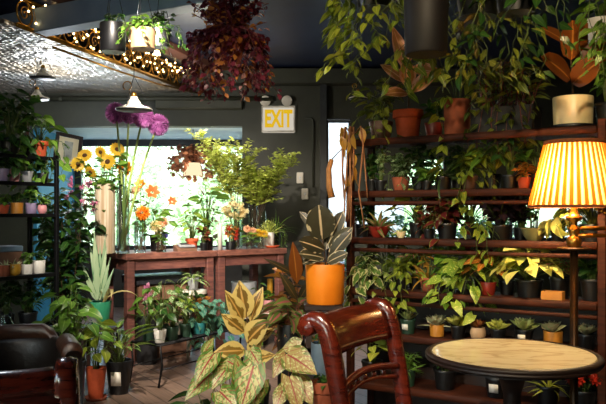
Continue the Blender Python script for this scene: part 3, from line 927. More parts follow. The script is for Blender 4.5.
# ------------------------------------------------------------------ scroll-back chairs
def chair(label, pl, pr, zt):
    """pl, pr: tops of the left and right stile seen from behind (plan). the chair faces away from the scrolls"""
    pl, pr = V(pl), V(pr)
    ac = (pr - pl); w = ac.length; ac.normalize()
    fw = V((ac.y, -ac.x)) * -1          # facing: left of (left->right) seen from above is away from the viewer
    mid = (pl + pr) / 2
    e = empty('scroll_back_chair', (mid.x, mid.y, 0), label, 'chair', 'mahogany scroll-back chairs')
    X = V((ac.x, ac.y, 0)); Y = V((fw.x, fw.y, 0)); Z = V((0, 0, 1))
    def P(x, y, z): return X * x + Y * y + Z * z
    # side profile of a stile: scroll at the top curling backwards (-y), then down to the seat and the rear leg
    cl = []
    for k in range(10):
        a = math.radians(-150 + k * 30)                # scroll eye
        rr = .014 + .0023 * k
        cl.append((-.045 + rr * math.cos(a) * -1, zt - .045 + rr * math.sin(a)))
    prof_ = [(-.058, zt - .052), (-.07, zt - .036), (-.06, zt - .016), (-.035, zt - .006), (-.008, zt - .012), (.014, zt - .035), (.03, zt - .08), (.045, zt - .15), (.062, zt - .24),
             (.08, zt - .34), (.10, .47), (.105, .38), (.085, .22), (.04, .08), (.0, .0)]
    for sx in (-1, 1):
        q = MB()
        for i in range(len(prof_) - 1):
            pass
        n = len(prof_); vs, fs = [], []
        for i, (y, z) in enumerate(prof_):
            a = prof_[max(0, i - 1)]; b = prof_[min(n - 1, i + 1)]
            ty, tz = b[0] - a[0], b[1] - a[1]; l = math.hypot(ty, tz); ny, nz = -tz / l, ty / l
            th = .016 + .008 * min(1, i / 4); hw = .019 + (.004 if i < 8 else 0)
            for (ux, un) in ((-1, -1), (-.45, -1.25), (.45, -1.25), (1, -1), (1, 1), (.45, 1.25), (-.45, 1.25), (-1, 1)):
                vs.append(P(sx * (w / 2) + ux * hw, y + ny * th * un, z + nz * th * un))
        for i in range(n - 1):
            for j in range(8): fs.append((i * 8 + j, i * 8 + (j + 1) % 8, (i + 1) * 8 + (j + 1) % 8, (i + 1) * 8 + j))
        fs.append(tuple(range(8))); fs.append(tuple(range((n - 1) * 8, n * 8))[::-1])
        q.add(vs, fs)
        so_ = q.build('stile', M_MAHOG, e)
        q = MB()
        R = Matrix((X, Y, Z)).transposed() @ Matrix.Rotation(PI / 2, 3, 'Y')
        q.lathe([(.001, -.027), (.012, -.027), (.014, -.024), (.024, -.024), (.028, -.02), (.028, .02), (.024, .024), (.014, .024), (.012, .027), (.001, .027)], 18, P(sx * w / 2, -.052, zt - .036), R)
        q.build('scroll_boss', M_MAHOG, so_)
    # crest rail: a wide curved board that rolls back at the top
    def rail(name, pts, bow, th, parent=e, wi=None):
        q = MB(); vs, fs = [], []; m = 12; n = len(pts); ww = (wi or w) / 2 - .014
        for i in range(m + 1):
            u = -1 + 2 * i / m
            off = bow * (1 - u * u)
            for sgn in (1, -1):
                for j, (y, z) in enumerate(pts if sgn > 0 else pts[::-1]):
                    a = pts[max(0, j - 1)] if sgn > 0 else pts[::-1][max(0, j - 1)]
                    b = pts[min(n - 1, j + 1)] if sgn > 0 else pts[::-1][min(n - 1, j + 1)]
                    ty, tz = (b[0] - a[0]) * sgn, (b[1] - a[1]) * sgn; l = math.hypot(ty, tz)
                    ny, nz = -tz / l, ty / l
                    vs.append(P(u * ww, y - off + ny * th * sgn, z + nz * th * sgn))
        k = 2 * n
        for i in range(m):
            for j in range(k): fs.append((i * k + j, i * k + (j + 1) % k, (i + 1) * k + (j + 1) % k, (i + 1) * k + j))
        fs.append(tuple(range(k))[::-1]); fs.append(tuple(range(m * k, (m + 1) * k)))
        q.add(vs, fs); return q.build(name, M_MAHOG, parent)
    rail('crest_rail', [(-.06, zt - .05), (-.068, zt - .036), (-.058, zt - .018), (-.035, zt - .009), (-.01, zt - .014), (.01, zt - .035), (.022, zt - .07), (.032, zt - .105), (.038, zt - .13)], .03, .011)
    # lower slat: two thin arched bars with beads
    def arch(name, zz, amp, r):
        q = MB(); pts = [P(-w / 2 + .01 + (w - .02) * i / 14, .066 - .028 * math.sin(PI * i / 14), zz + amp * math.sin(PI * i / 14)) for i in range(15)]
        q.tube(pts, r, n=8); return q.build(name, M_MAHOG, e)
    arch('cross_rail', zt - .235, .022, .0135)
    arch('cross_rail', zt - .275, .022, .009)
    for i in range(3, 12, 2):
        q = MB(); q.sphere(P(-w / 2 + .01 + (w - .02) * i / 14, .066 - .028 * math.sin(PI * i / 14), zt - .258 + .022 * math.sin(PI * i / 14)), .0105, 8, 6); q.build('bead', M_MAHOG, e)
    # seat, seat rails and front legs
    q = MB(); sdp = .42
    pts = [P(-w / 2 - .01, .08, .43), P(w / 2 + .01, .08, .43), P(w / 2 + .035, .08 + sdp, .43), P(-w / 2 - .035, .08 + sdp, .43)]
    q.prism(pts, (0, 0, 0), (0, 0, .045)); q.build('seat_frame', M_MAHOG, e, smooth=False)
    q = MB(); vs, fs = [], []
    for i in range(9):
        for j in range(9):
            u, v_ = i / 8, j / 8
            hw = (w / 2 - .01) + .035 * v_
            vs.append(P((u * 2 - 1) * hw, .10 + (sdp - .03) * v_, .476 + .04 * (1 - (2 * u - 1) ** 4) * (1 - (2 * v_ - 1) ** 4)))
    for i in range(8):
        for j in range(8): fs.append((i * 9 + j, (i + 1) * 9 + j, (i + 1) * 9 + j + 1, i * 9 + j + 1))
    q.add(vs, fs); q.build('seat_cushion', M_LEATHER, e)
    for sx in (-1, 1):
        q = MB(); q.tube([P(sx * (w / 2 + .01), .08 + sdp - .03, .43), P(sx * (w / 2 + .01), .08 + sdp - .01, .2), P(sx * (w / 2 + .01), .08 + sdp + .05, 0)], .02, .013, 10); q.build('leg', M_MAHOG, e)
    return e
chair('mahogany scroll-back chair drawn up to the round marble table', (.315, 2.8), (.065, 2.4), .95)
chair('mahogany scroll-back chair cut off by the lower left corner, in front of the tub chair', (-.98, 1.60), (-.555, 1.70), .945)

# ------------------------------------------------------------------ black tub armchair
e = empty('tub_armchair', (-1.56, 3.9, 0), 'black leather tub armchair with raised back at the lower left', 'armchair', rz=.42)
def u_shell(r0, r1, z0, z1f, n=40, d=.34, hw=.30):
    """U-shaped wall: back at +y, arms towards -y. z1f(t) gives the top height along it"""
    q = MB(); vs, fs = [], []
    def pt(t, r):
        a = PI * (1 - t)
        return None
    path = []
    for i in range(n + 1):
        t = i / n
        if t < .25: path.append((-hw, -d + (d + .05) * (t / .25), (-1, 0)))
        elif t > .75: path.append((hw, .05 - (d + .05) * ((t - .75) / .25), (1, 0)))
        else:
            a = PI - PI * (t - .25) / .5
            path.append((hw * math.cos(a), .05 + hw * .85 * math.sin(a), (math.cos(a), math.sin(a))))
    for i, (x, y, nn) in enumerate(path):
        t = i / n; zt_ = z1f(t)
        for (o, z) in ((0, z0), (.0, zt_ - .03), (-.012, zt_ - .008), (-.03, zt_), (-.06, zt_), (-.078, zt_ - .008), (-.09, zt_ - .03), (-.09, z0)):
            vs.append((x + nn[0] * (o + .045), y + nn[1] * (o + .045), z))
    for i in range(n):
        for j in range(8): fs.append((i * 8 + j, i * 8 + (j + 1) % 8, (i + 1) * 8 + (j + 1) % 8, (i + 1) * 8 + j))
    fs.append(tuple(range(8))); fs.append(tuple(range(n * 8, n * 8 + 8))[::-1])
    q.add(vs, fs); return q
sm = lambda a, b, x: (lambda u: u * u * (3 - 2 * u))(max(0, min(1, (x - a) / (b - a))))
u_shell(0, 0, .16, lambda t: .585 + .0 * t, hw=.27, d=.3).build('tub_shell', M_LEATHER, e)
q = MB()
n = 18; vs, fs = [], []
for i in range(n + 1):
    a = PI - .62 - (PI - 1.24) * i / n
    cx_, cy_ = .27 * math.cos(a), .05 + .27 * .85 * math.sin(a)
    k = min(1, i / 3, (n - i) / 3) ** .5
    for (o, z) in ((.035, .57), (.035, .57 + .075 * k), (.02, .57 + .085 * k), (-.015, .57 + .085 * k), (-.03, .57 + .075 * k), (-.03, .57)):
        vs.append((cx_ + math.cos(a) * o, cy_ + math.sin(a) * o, z))
for i in range(n):
    for j in range(6): fs.append((i * 6 + j, i * 6 + (j + 1) % 6, (i + 1) * 6 + (j + 1) % 6, (i + 1) * 6 + j))
fs.append(tuple(range(6))); fs.append(tuple(range(n * 6, n * 6 + 6))[::-1])
q.add(vs, fs); q.build('back_rail', M_LEATHERB, e)
for sx in (-1, 1):
    q = MB(); R = Matrix.Rotation(PI / 2, 3, 'X')
    q.lathe([(.001, -.01), (.04, -.01), (.052, .0), (.056, .02), (.056, .3), (.05, .32), (.001, .32)], 20, (sx * .265, .02, .575), R)
    q.build('arm_roll', M_LEATHERB, e)
q = MB(); q.box((0, -.06, .32), (.44, .46, .14), bev=.035); q.build('seat_cushion', M_LEATHER, e)
q = MB(); q.box((0, -.03, .2), (.46, .5, .1), bev=.01); q.build('seat_base', M_LEATHER, e, smooth=False)
for x in (-.22, .22):
    for y in (-.25, .18):
        q = MB(); q.lathe([(.001, 0), (.018, 0), (.028, .16), (.001, .16)], 12, (x, y, 0)); q.build('leg', M_DKWOOD, e)

# ------------------------------------------------------------------ round marble table
def marble():
    m, nt, out = newmat('cream_marble')
    tc = nd(nt, 'TexCoord')
    mp = nd(nt, 'Mapping', {0: tc.outputs['Object'], 2: (0, 0, .5), 3: (1, 3.2, 1)})
    nz = nd(nt, 'TexNoise', {'Vector': mp.outputs[0], 'Scale': 3.0, 'Detail': 6.0, 'Distortion': 1.2})
    v = mth(nt, 'SUBTRACT', 1.0, step(nt, mth(nt, 'ABSOLUTE', mth(nt, 'SUBTRACT', nz.outputs[0], .5)), 0.0, .035))
    c = mixc(nt, nz.outputs[0], lin('#f2e2bc'), lin('#e6d2a4'))
    c = mixc(nt, mth(nt, 'MULTIPLY', v, .55), c, lin('#a98a5c'))
    p = nd(nt, 'BsdfPrincipled', {'Base Color': c, 'Roughness': .2, 'Coat Weight': .3, 'Coat Roughness': .05})
    nt.links.new(p.outputs[0], out.inputs[0]); return m
tb = empty('round_table', (.81, 2.79, 0), 'round cream marble table with dark wooden rim under the lampshade', 'table')
q = MB(); q.lathe([(.001, .73), (.30, .73), (.306, .732), (.308, .755), (.304, .76), (.001, .76)], 64); sharp(q.build('marble_top', marble(), tb), 50)
q = MB(); q.lathe([(.309, .722), (.309, .757), (.314, .7615), (.322, .761), (.331, .755), (.333, .749), (.328, .745), (.328, .741), (.332, .738), (.328, .732), (.318, .73), (.309, .73)], 64); q.build('rim', M_DKWOOD, tb)
q = MB(); q.lathe([(.001, .73), (.16, .73), (.15, .69), (.05, .66), (.034, .6), (.03, .45), (.045, .36), (.05, .3), (.036, .22), (.05, .14), (.06, .1), (.001, .09)], 28); q.build('pedestal', M_DKWOOD, tb)
for k in range(3):
    a = k * 2.094 + .5; d = V((math.cos(a), math.sin(a), 0))
    q = MB(); q.tube([d * .03 + V((0, 0, .13)), d * .12 + V((0, 0, .12)), d * .2 + V((0, 0, .07)), d * .26 + V((0, 0, .022))], .024, .018, 8); q.build('leg', M_DKWOOD, tb)

# ------------------------------------------------------------------ floor lamp with pleated shade
def shade_mat():
    m, nt, out = newmat('pleated_silk')
    uv = nd(nt, 'UVMap', uv_map='UVMap'); sx = nd(nt, 'SeparateXYZ', {0: uv.outputs[0]})
    fr = mth(nt, 'FRACT', mth(nt, 'MULTIPLY', sx.outputs[0], 38.0))
    k = step(nt, mth(nt, 'ABSOLUTE', mth(nt, 'SUBTRACT', fr, .5)), .14, .27)      # 1 where the pleats lie doubled
    cd = mixc(nt, k, lin('#f0d08a'), lin('#a8641c'))
    d = nd(nt, 'BsdfDiffuse', {0: cd}); t = nd(nt, 'BsdfTranslucent', {0: mixc(nt, k, lin('#ffd680'), lin('#8a440c'))})
    x = nd(nt, 'MixShader', {0: .46, 1: d.outputs[0], 2: t.outputs[0]})
    nt.links.new(x.outputs[0], out.inputs[0]); return m
LD = 3.03; LP = at(574, 213, LD); LX, LY = LP.x, LP.y
lp = empty('floor_lamp', (LX, LY, 0), 'brass floor lamp with glowing pleated shade beside the round table', 'lamp')
q = MB(); q.lathe([(.001, 0), (.14, 0), (.145, .012), (.13, .022), (.05, .03), (.022, .05), (.001, .05)], 32); q.build('base', M_BRONZE, lp)
q = MB(); q.lathe([(.0165, .04), (.0165, 1.145), (.001, 1.145)], 16); q.build('pole', M_BRONZE, lp)
q = MB(); q.lathe([(.001, 1.146), (.066, 1.146), (.07, 1.15), (.066, 1.155), (.02, 1.158), (.001, 1.158)], 32); q.build('disc', M_BRONZE, lp)
q = MB(); q.lathe([(.02, 1.155), (.03, 1.16), (.03, 1.19), (.022, 1.2), (.016, 1.205), (.024, 1.22), (.024, 1.235), (.014, 1.245), (.014, 1.262), (.032, 1.272), (.034, 1.285), (.02, 1.29), (.014, 1.31), (.014, 1.36), (.001, 1.362)], 20); q.build('stem_fitting', M_BRASS, lp)
q = MB()
q.tube([(.0, 0, 1.235), (.17, .02, 1.235)], .009, n=10); q.tube([(0, 0, 1.205), (.17, .02, 1.205)], .009, n=10)
q.lathe([(.001, -.03), (.02, -.03), (.022, 0), (.02, .03), (.001, .03)], 14, (.185, .022, 1.22))
q.build('swing_arm', M_BRASS, lp)
q = MB(); nP = 38
q.lathe([(.183, 1.325), (.166, 1.395), (.149, 1.465), (.133, 1.53), (.117, 1.594)], nP * 6, fn=lambda r, a, z: r + .0045 * (1 if math.cos(a * nP) > 0 else -1) * abs(math.cos(a * nP)) ** .5)
shd = q.build('lamp_shade', shade_mat(), lp)
for r, z, h in ((.186, 1.322, .012), (.12, 1.588, .016)):
    q = MB(); q.lathe([(r - .004, z), (r + .004, z), (r + .003, z + h), (r - .005, z + h), (r - .004, z)], 60); q.build('trim_band', mat('brown_braid', '#8a4a1e', '#6e3a18', rough=.8, scale=90), shd)
q = MB(); q.tube([(-.115, 0, 1.575), (.115, 0, 1.575)], .003, n=5); q.tube([(0, -.115, 1.575), (0, .115, 1.575)], .003, n=5); q.tube([(0, 0, 1.36), (0, 0, 1.58)], .004, n=6); q.build('shade_carrier', M_BRASS, lp)
q = MB(); q.lathe([(.001, 1.37), (.014, 1.37), (.02, 1.39), (.032, 1.42), (.032, 1.44), (.02, 1.462), (.001, 1.47)], 16, (.03, 0, 0)); q.build('bulb', emat('warm_bulb', '#ffdca0', 40), lp)
l = bpy.data.lights.new('lamp_light', 'POINT'); l.energy = 27; l.color = (1, .72, .38); l.shadow_soft_size = .04
lo = bpy.data.objects.new('lamp_light', l); COL.objects.link(lo); lo.location = (LX - .03, LY, 1.44)

# ------------------------------------------------------------------ stands
e = empty('plant_pedestal', (.105, 3.75, 0), 'tall dark square pedestal under the orange pot', 'plant stand')
q = MB(); q.box((0, 0, .815), (.2, .18, .03), bev=.005); q.build('top', M_DKWOOD, e, smooth=False)
q = MB()
for x in (-.075, .075):
    for y in (-.065, .065): q.box((x, y, .4), (.03, .03, .8))
q.build('frame_legs', M_DKWOOD, e, smooth=False)
q = MB()
for z in (.25, .6): q.box((0, 0, z), (.18, .16, .02))
q.build('cross_shelf', M_DKWOOD, e, smooth=False)
e = empty('step_stand', (.09, 3.35, 0), 'dark two-step plant stand holding the blue-grey pot and a terracotta pot', 'plant stand')
for y, z in ((.12, .52), (-.11, .355)):
    q = MB(); q.box((0, y, z - .0125), (.2, .2, .025), bev=.004); q.build('tread', M_DKWOOD, e, smooth=False)
    for x in (-.085, .085):
        for dy in (-.08, .08):
            q = MB(); q.box((x, y + dy, (z - .025) / 2), (.025, .025, z - .025)); q.build('leg', M_DKWOOD, e, smooth=False)
e = empty('low_stand', V((-1.62, 5.75, 0)), 'low dark wooden stand under the green pot beside the left work table', 'plant stand')
q = MB(); q.box((0, 0, .385), (.3, .24, .03), bev=.004); q.build('top', M_DKWOOD, e, smooth=False)
for x in (-.12, .12):
    for y in (-.09, .09):
        q = MB(); q.box((x, y, .185), (.03, .03, .37)); q.build('leg', M_DKWOOD, e, smooth=False)

# ------------------------------------------------------------------ hanging lamps and lights
def pendant(label, px, py, D, k=1.0, top=2.70):
    p = at(px, py, D)
    e = empty('pendant_lamp', p, label, 'lamp', 'unlit saucer pendant lamps')
    q = MB(); q.lathe([(.148 * k, -.004), (.15 * k, 0), (.12 * k, .012 * k), (.06 * k, .03 * k), (.05 * k, .06 * k), (.03 * k, .085 * k), (.028 * k, .1 * k), (.018 * k, .1 * k), (.045 * k, .05 * k), (.11 * k, .006 * k), (.148 * k, -.004)], 32); q.build('lamp_shade', M_ENAMEL, e)
    q = MB(); q.lathe([(.001, -.006), (.146 * k, -.006), (.146 * k, -.012), (.001, -.012)], 32); q.build('dark_disc', T_DARK, e)
    q = MB(); q.lathe([(.001, .1 * k), (.026 * k, .1 * k), (.022 * k, .13 * k), (.008 * k, .14 * k), (.001, .14 * k)], 14)
    q.tube([V((-.02, 0, .13)) * k + V((-.035 * k + .035 * k * math.cos(a), 0, .06 * k + .035 * k * math.sin(a))) for a in [.2 * j for j in range(-6, 22)]], .005 * k, n=5)
    q.build('gold_cap', M_BRASS, e)
    q = MB(); ap = V((0, 0, .27 * k))
    for a in (.3, 2.4, 4.5): q.tube([(math.cos(a) * .14 * k, math.sin(a) * .14 * k, .004), ap], .0022, n=4)
    zc = top - p.z
    q.tube([ap, (0, 0, zc)], .003, n=4); q.build('cord', M_IRON, e)
pendant('unlit saucer pendant hanging above the purple flower balls', 134, 109, 5.6, .95)
pendant('unlit saucer pendant under the tin ceiling, upper and larger of the left pair', 43, 77, 6.2, .75)
pendant('unlit saucer pendant under the tin ceiling, lower of the left pair', 37, 98, 6.6, .75)
pendant('unlit saucer pendant far back, seen under the left hanging vine', 358, 98, 6.2, .55, ZC)

sl = empty('string_lights', E0 + V((0, 0, .24)), 'string of warm fairy lights woven along the gold scroll frieze', 'string lights')
rng = random.Random(5); pts = []; nB = 92
for i in range(nB + 1):
    u = i / nB
    pts.append((E1 - E0) * u * .99 + nb * (.035 + rng.uniform(0, .02)) + V((0, 0, rng.uniform(-.2, .02))))
q = MB(); q.tube(pts, .0025, n=4); q.build('wire', M_BRASS, sl)
bm_ = MB(); bm_.sphere((0, 0, 0), .009, 8, 6); M_BULB = emat('fairy_bulb', '#ffd890', 11)
b0 = bm_.build('bulb', M_BULB, sl); b0.location = pts[0]
for p in pts[1:]:
    c2 = b0.copy(); COL.objects.link(c2); c2.location = p
q = MB(); q.tube([V((-2.05, 5.9, 2.66)), V((-1.75, 6.7, 2.63)), V((-1.5, 7.5, 2.64)), V((-1.2, 8.3, 2.68))], .01, n=6)
tag(q.build('light_cable', M_BRASS), 'thin gold cable running below the tin ceiling edge', 'cable')
q = empty('bare_bulb', at(157, 53, 6.9), 'single bright round bulb on the brown ceiling beam', 'bulb')
k = MB(); k.sphere((0, 0, 0), .028, 14, 10); k.build('globe', emat('bulb_bright', '#ffe9b8', 14), q)
k = MB(); k.lathe([(.001, .02), (.016, .02), (.016, .06), (.006, .07), (.005, .15), (.001, .15)], 12); k.build('socket', M_BRASS, q)

# lantern in the bay
p = at(193, 170, 8.7)
e = empty('paper_lantern', p, 'lit cream lantern hanging among red leaves in the bay window', 'lantern')
q = MB(); q.lathe([(.115, -.07), (.085, .085), (.08, .085), (.11, -.07)], 24); q.build('lantern_shade', emat('lantern_glow', '#ffe6ba', 1.15), e)
q = MB(); q.lathe([(.001, .085), (.05, .085), (.03, .11), (.005, .12), (.004, ZH - p.z), (.001, ZH - p.z)], 14); q.build('cord', M_IRON, e)
l = bpy.data.lights.new('lantern_light', 'POINT'); l.energy = 9; l.color = (1, .85, .62); l.shadow_soft_size = .08
lo = bpy.data.objects.new('lantern_light', l); COL.objects.link(lo); lo.location = p + V((0, -.25, -.05))
# ------------------------------------------------------------------ leaf colours
L_GREEN = leafmat('leaf_green', '#3f6b22', '#6d9431', vein='#8fae52', side=False)
L_DEEP = leafmat('leaf_deep_green', '#1d3d1a', '#32591f', vein='#54732f', side=False)
L_VINE = leafmat('leaf_vine', '#26401a', '#8c9632', vein='#a0a850', side=False)
L_LIME = leafmat('leaf_lime', '#a3b53a', '#d3d457', vein='#dfe07a', side=False)
L_YEL = leafmat('leaf_yellow_green', '#4f7022', '#a3ac38', vein='#b9bf58', side=False)
L_POTHOS = leafmat('leaf_pothos', '#5f8a2c', '#9fb43c', spots='#d5d873', spot_t=.62, spot_s=9)
L_LIMEPOTHOS = leafmat('leaf_lime_pothos', '#c2c84a', '#ece68e', spots='#7a9a34', spot_t=.7, spot_s=8)
L_HOYA = leafmat('leaf_hoya', '#4d7030', '#6c8a3c', margin='#d9d49a', mw=.62)
L_TRI = leafmat('leaf_tricolor', '#7a5a22', '#9a7a2e', margin='#ecd07c', mw=.42, vein='#e0b060', side=False, vw=.06, trans=.25)
L_TINEKE = leafmat('leaf_tineke', '#2e2c1e', '#4a4630', margin='#c8b890', mw=.93, vein='#cfb890', side=False, trans=.2)
L_DARKRUB = leafmat('leaf_dark_rubber', '#2e2a1c', '#43381f', vein='#7a5a30', side=False, trans=.15, rough=.3)
L_RUSTRUB = leafmat('leaf_rust_rubber', '#643414', '#92501c', vein='#b87430', side=False, trans=.25, rough=.35)
L_PINKFIG = leafmat('leaf_pink_fig', '#b0763c', '#c98a52', margin='#e2a888', mw=.7, vein='#e8b890', side=False, trans=.3)
L_CALAD = leafmat('leaf_caladium', '#a4ae62', '#d6d090', margin='#4f7828', mw=.62, spots='#6f9440', spot_t=.56, spot_s=9, vein='#a83a38', vw=.05, trans=.3)
L_CALAD2 = leafmat('leaf_caladium_green', '#8fae4c', '#c8cf7c', margin='#3f7030', mw=.72, spots='#f2ecc4', spot_t=.66, spot_s=16, vein='#9a4438', vw=.05, trans=.3)
L_CALADB = leafmat('leaf_angel_wing', '#8f7c44', '#b8a868', margin='#6a7a34', mw=.7, spots='#c8c88a', spot_t=.58, spot_s=10, vein='#9a3a3a', vw=.04, trans=.3)
L_BURG = leafmat('leaf_burgundy', '#28101a', '#7e3040', trans=.3)
L_BLUSH = leafmat('leaf_blush', '#8a4a52', '#c89a94', trans=.3)
L_COPPER = leafmat('leaf_copper', '#8a4a22', '#c08038', trans=.35)
L_RED = leafmat('leaf_dark_red', '#4a1418', '#7a2a26', margin='#7f8a3c', mw=.8, trans=.3)
L_PURP = leafmat('leaf_dark_purple', '#1c1420', '#34222e', trans=.25)
L_PINKGR = leafmat('leaf_pink_green', '#5a7434', '#8a9a4c', vein='#c86a70', side=False, vw=.16)
L_CROTON = leafmat('leaf_croton', '#7a3a1c', '#b8742c', vein='#d8a03c', vw=.08)
L_SPIDER = leafmat('leaf_spider', '#4f7a2c', '#6f9440', margin='#d5d9a0', mw=.7)
L_SPIDERD = leafmat('leaf_dark_spider', '#26401e', '#3c5a28', margin='#8a9a5c', mw=.8)
L_SNAKE = leafmat('leaf_silver_strap', '#8fae88', '#b6c89c', margin='#5f8a62', mw=.8, trans=.2)
L_STRAWSTR = leafmat('leaf_straw_strap', '#c8b878', '#b0a060', trans=.3)
L_CALATH = leafmat('leaf_calathea', '#4a7a34', '#8aa63c', spots='#1c3a1c', spot_t=.58, spot_s=14, vein='#c8cf7c', side=False)
L_VARIEG = leafmat('leaf_variegated', '#3f7238', '#5f8f42', spots='#dfe3b8', spot_t=.55, spot_s=8)
L_BLUEGR = leafmat('leaf_blue_green', '#3a7a6a', '#5f9a80', vein='#a8c8a0', side=False)
L_SUCC = leafmat('succulent_green', '#94a858', '#c2c87c', margin='#dcd4a0', mw=.85, trans=.15)
L_SUCCG = leafmat('succulent_grey', '#98a074', '#b8b890', margin='#b89a7c', mw=.85, trans=.15)
L_SUCCR = leafmat('succulent_red', '#8a5a2c', '#b0743c', margin='#8a3a22', mw=.7, trans=.15)
L_SUCCY = leafmat('succulent_yellow', '#b8b848', '#d2cc68', margin='#8a9a3c', mw=.85, trans=.15)
L_BOX = leafmat('leaf_boxwood', '#b0c050', '#dce07c', trans=.4)
L_BOX2 = leafmat('leaf_boxwood_deep', '#a0b448', '#ccd46a', trans=.4)
L_DRYLEAF = leafmat('leaf_dry_orange', '#a8742c', '#c89a3c', trans=.3)
L_DRYRED = leafmat('leaf_dry_red', '#7a3a2a', '#b07a58', trans=.35)
P_PINK = leafmat('petal_pink', '#d06a9a', '#e8a0c0', trans=.4)
P_PURP = leafmat('petal_purple', '#92488c', '#b870a8', trans=.3)
P_SUN = leafmat('petal_yellow', '#e0b020', '#f4d850', trans=.4)
P_ORANGE = leafmat('petal_orange', '#e8801c', '#f4a030', trans=.4)
P_ROPE = leafmat('petal_red_orange', '#d0481c', '#e8743c', trans=.4)
P_CREAM = leafmat('petal_cream', '#f0dc9c', '#f8ecc4', trans=.4)
P_PEACH = leafmat('petal_peach', '#f0b48a', '#f8d4b0', trans=.4)
P_RED = leafmat('petal_red', '#b0281c', '#d0402a', trans=.3)
P_VIOLET = leafmat('petal_violet', '#4a34a8', '#6a50c8', trans=.3)
M_SUNEYE = mat('flower_eye', '#3a2410', '#5a3a14', rough=.9, scale=150, bump=.5)

def pom(mb, c, r, n, L, W, rng, face=None):
    """ball of small petals"""
    for i in range(n):
        z = 1 - 2 * (i + .5) / n; a = i * 2.39996
        d = V((math.cos(a) * math.sqrt(1 - z * z), math.sin(a) * math.sqrt(1 - z * z), z))
        mb.leaf(V(c) + d * (r - L * .7), d, L, W, 'petal', .3, .2, 2, rng=rng)

def poms(n, cx, cy, rx, ry, z0, z1, r, k, L, W):
    def fn(z, g):
        out = []
        for i in range(n):
            b = MB(); pom(b, V((cx + g.uniform(-rx, rx), cy + g.uniform(-ry, ry), z + g.uniform(z0, z1))), r, k, L, W, g); out.append(b)
        return out
    return fn
def cone_bloom(z, g):
    b = MB(); b.tube([(0, 0, z), (0, 0, z + .28)], .004, n=5)
    for i in range(12): b.leaf((0, 0, z + .16 + .012 * i), (math.cos(i * 2.4), math.sin(i * 2.4), 1.2), .06, .035, 'petal', -.4, .4, 3)
    return [b]

def daisy(mb, c, axis, r, n, W, rng, rows=2, shape='petal', cup=.25):
    ax = V(axis).normalized(); x = ax.cross(V((.1, .2, 1))).normalized(); y = ax.cross(x)
    for k in range(rows):
        for i in range(n):
            a = 2 * PI * (i + .5 * k) / n
            d = x * math.cos(a) + y * math.sin(a) + ax * (cup + .25 * k)
            mb.leaf(V(c) + d.normalized() * r * .22, d, r * (.85 - .12 * k), W, shape, .35, .25, 3, up=ax, rng=rng)

def stemmed(name, label, base, head, kind, size, petal, group, cat='flower', eye=None, axis=None, stem_r=.004, stemm=None, leaves=0, leafm=None, bend=.0):
    """one cut flower: stem, flower head and leaves, its foot at base"""
    _seed[0] += 1; rng = random.Random(_seed[0] * 17)
    b, h = V(base), V(head)
    e = empty(name, b, label, cat, group)
    hv = h - b
    mid = V((hv.x * .4, hv.y * .4, hv.z * .6)) + V((bend, 0, 0))
    q = MB(); pts = [bez(V((0, 0, 0)), mid, hv, k / 8) for k in range(9)]; q.tube(pts, stem_r, stem_r * .8, 6); q.build('stem', stemm or M_STEM, e)
    ax = V(axis) if axis else V((rng.uniform(-.5, .5), -1, rng.uniform(.0, .6)))
    q = MB()
    if kind == 'ball':
        pom(q, hv, size, 620, size * .5, size * .13, rng)
        q.build('flower_head', petal, e)
        k = MB(); k.sphere(hv, size * .6, 14, 10); k.build('core', petal, e)
    elif kind == 'daisy':
        daisy(q, hv, ax, size, 15, size * .42, rng); hd = q.build('petals', petal, e)
        k = MB(); R = ax.normalized().to_track_quat('Z', 'Y').to_matrix()
        k.lathe([(.001, .012), (size * .24, .010), (size * .36, .0), (size * .3, -.012), (.001, -.014)], 16, hv + ax.normalized() * size * .1, R); k.build('eye', eye or M_SUNEYE, e)
    elif kind == 'trumpet':
        daisy(q, hv, ax, size, 6, size * .6, rng, rows=1, cup=.9); q.build('petals', petal, e)
        k = MB(); k.tube([hv, hv + ax.normalized() * size * .6], size * .06, size * .04, 6); k.build('spadix', M_STEM, e)
    elif kind == 'pom':
        pom(q, hv, size, 90, size * .8, size * .5, rng); q.build('flower_head', petal, e)
    elif kind == 'cluster':
        for i in range(14):
            c = hv + V((rng.gauss(0, 1), rng.gauss(0, 1), rng.gauss(0, .7))) * size * .36
            pom(q, c, size * .3, 22, size * .26, size * .2, rng)
        q.build('flower_head', petal, e)
        k = MB()
        for i in range(6): k.tube([mid.lerp(hv, .6), hv + V((rng.gauss(0, .4), rng.gauss(0, .4), rng.gauss(0, .3))) * size], .0015, n=3)
        k.build('stalks', M_STEM, e)
    elif kind == 'spike':
        for i in range(26):
            c = hv + (hv.normalized() * size * (i / 26 - .5) * 1.6)
            q.leaf(c, V((rng.uniform(-1, 1), rng.uniform(-1, 1), .5)), size * .32, size * .2, 'petal', .3, .3, 2, rng=rng)
        q.build('flower_head', petal, e)
    if leaves:
        q = MB()
        for i in range(leaves):
            p = bez(V((0, 0, 0)), mid, hv, .35 + .55 * i / leaves); a = rng.uniform(0, 2 * PI)
            q.leaf(p, V((math.cos(a), math.sin(a), .3)), .09, .05, 'oval', .6, .2, 3, rng=rng)
        q.build('foliage', leafm or L_GREEN, e)
    return e

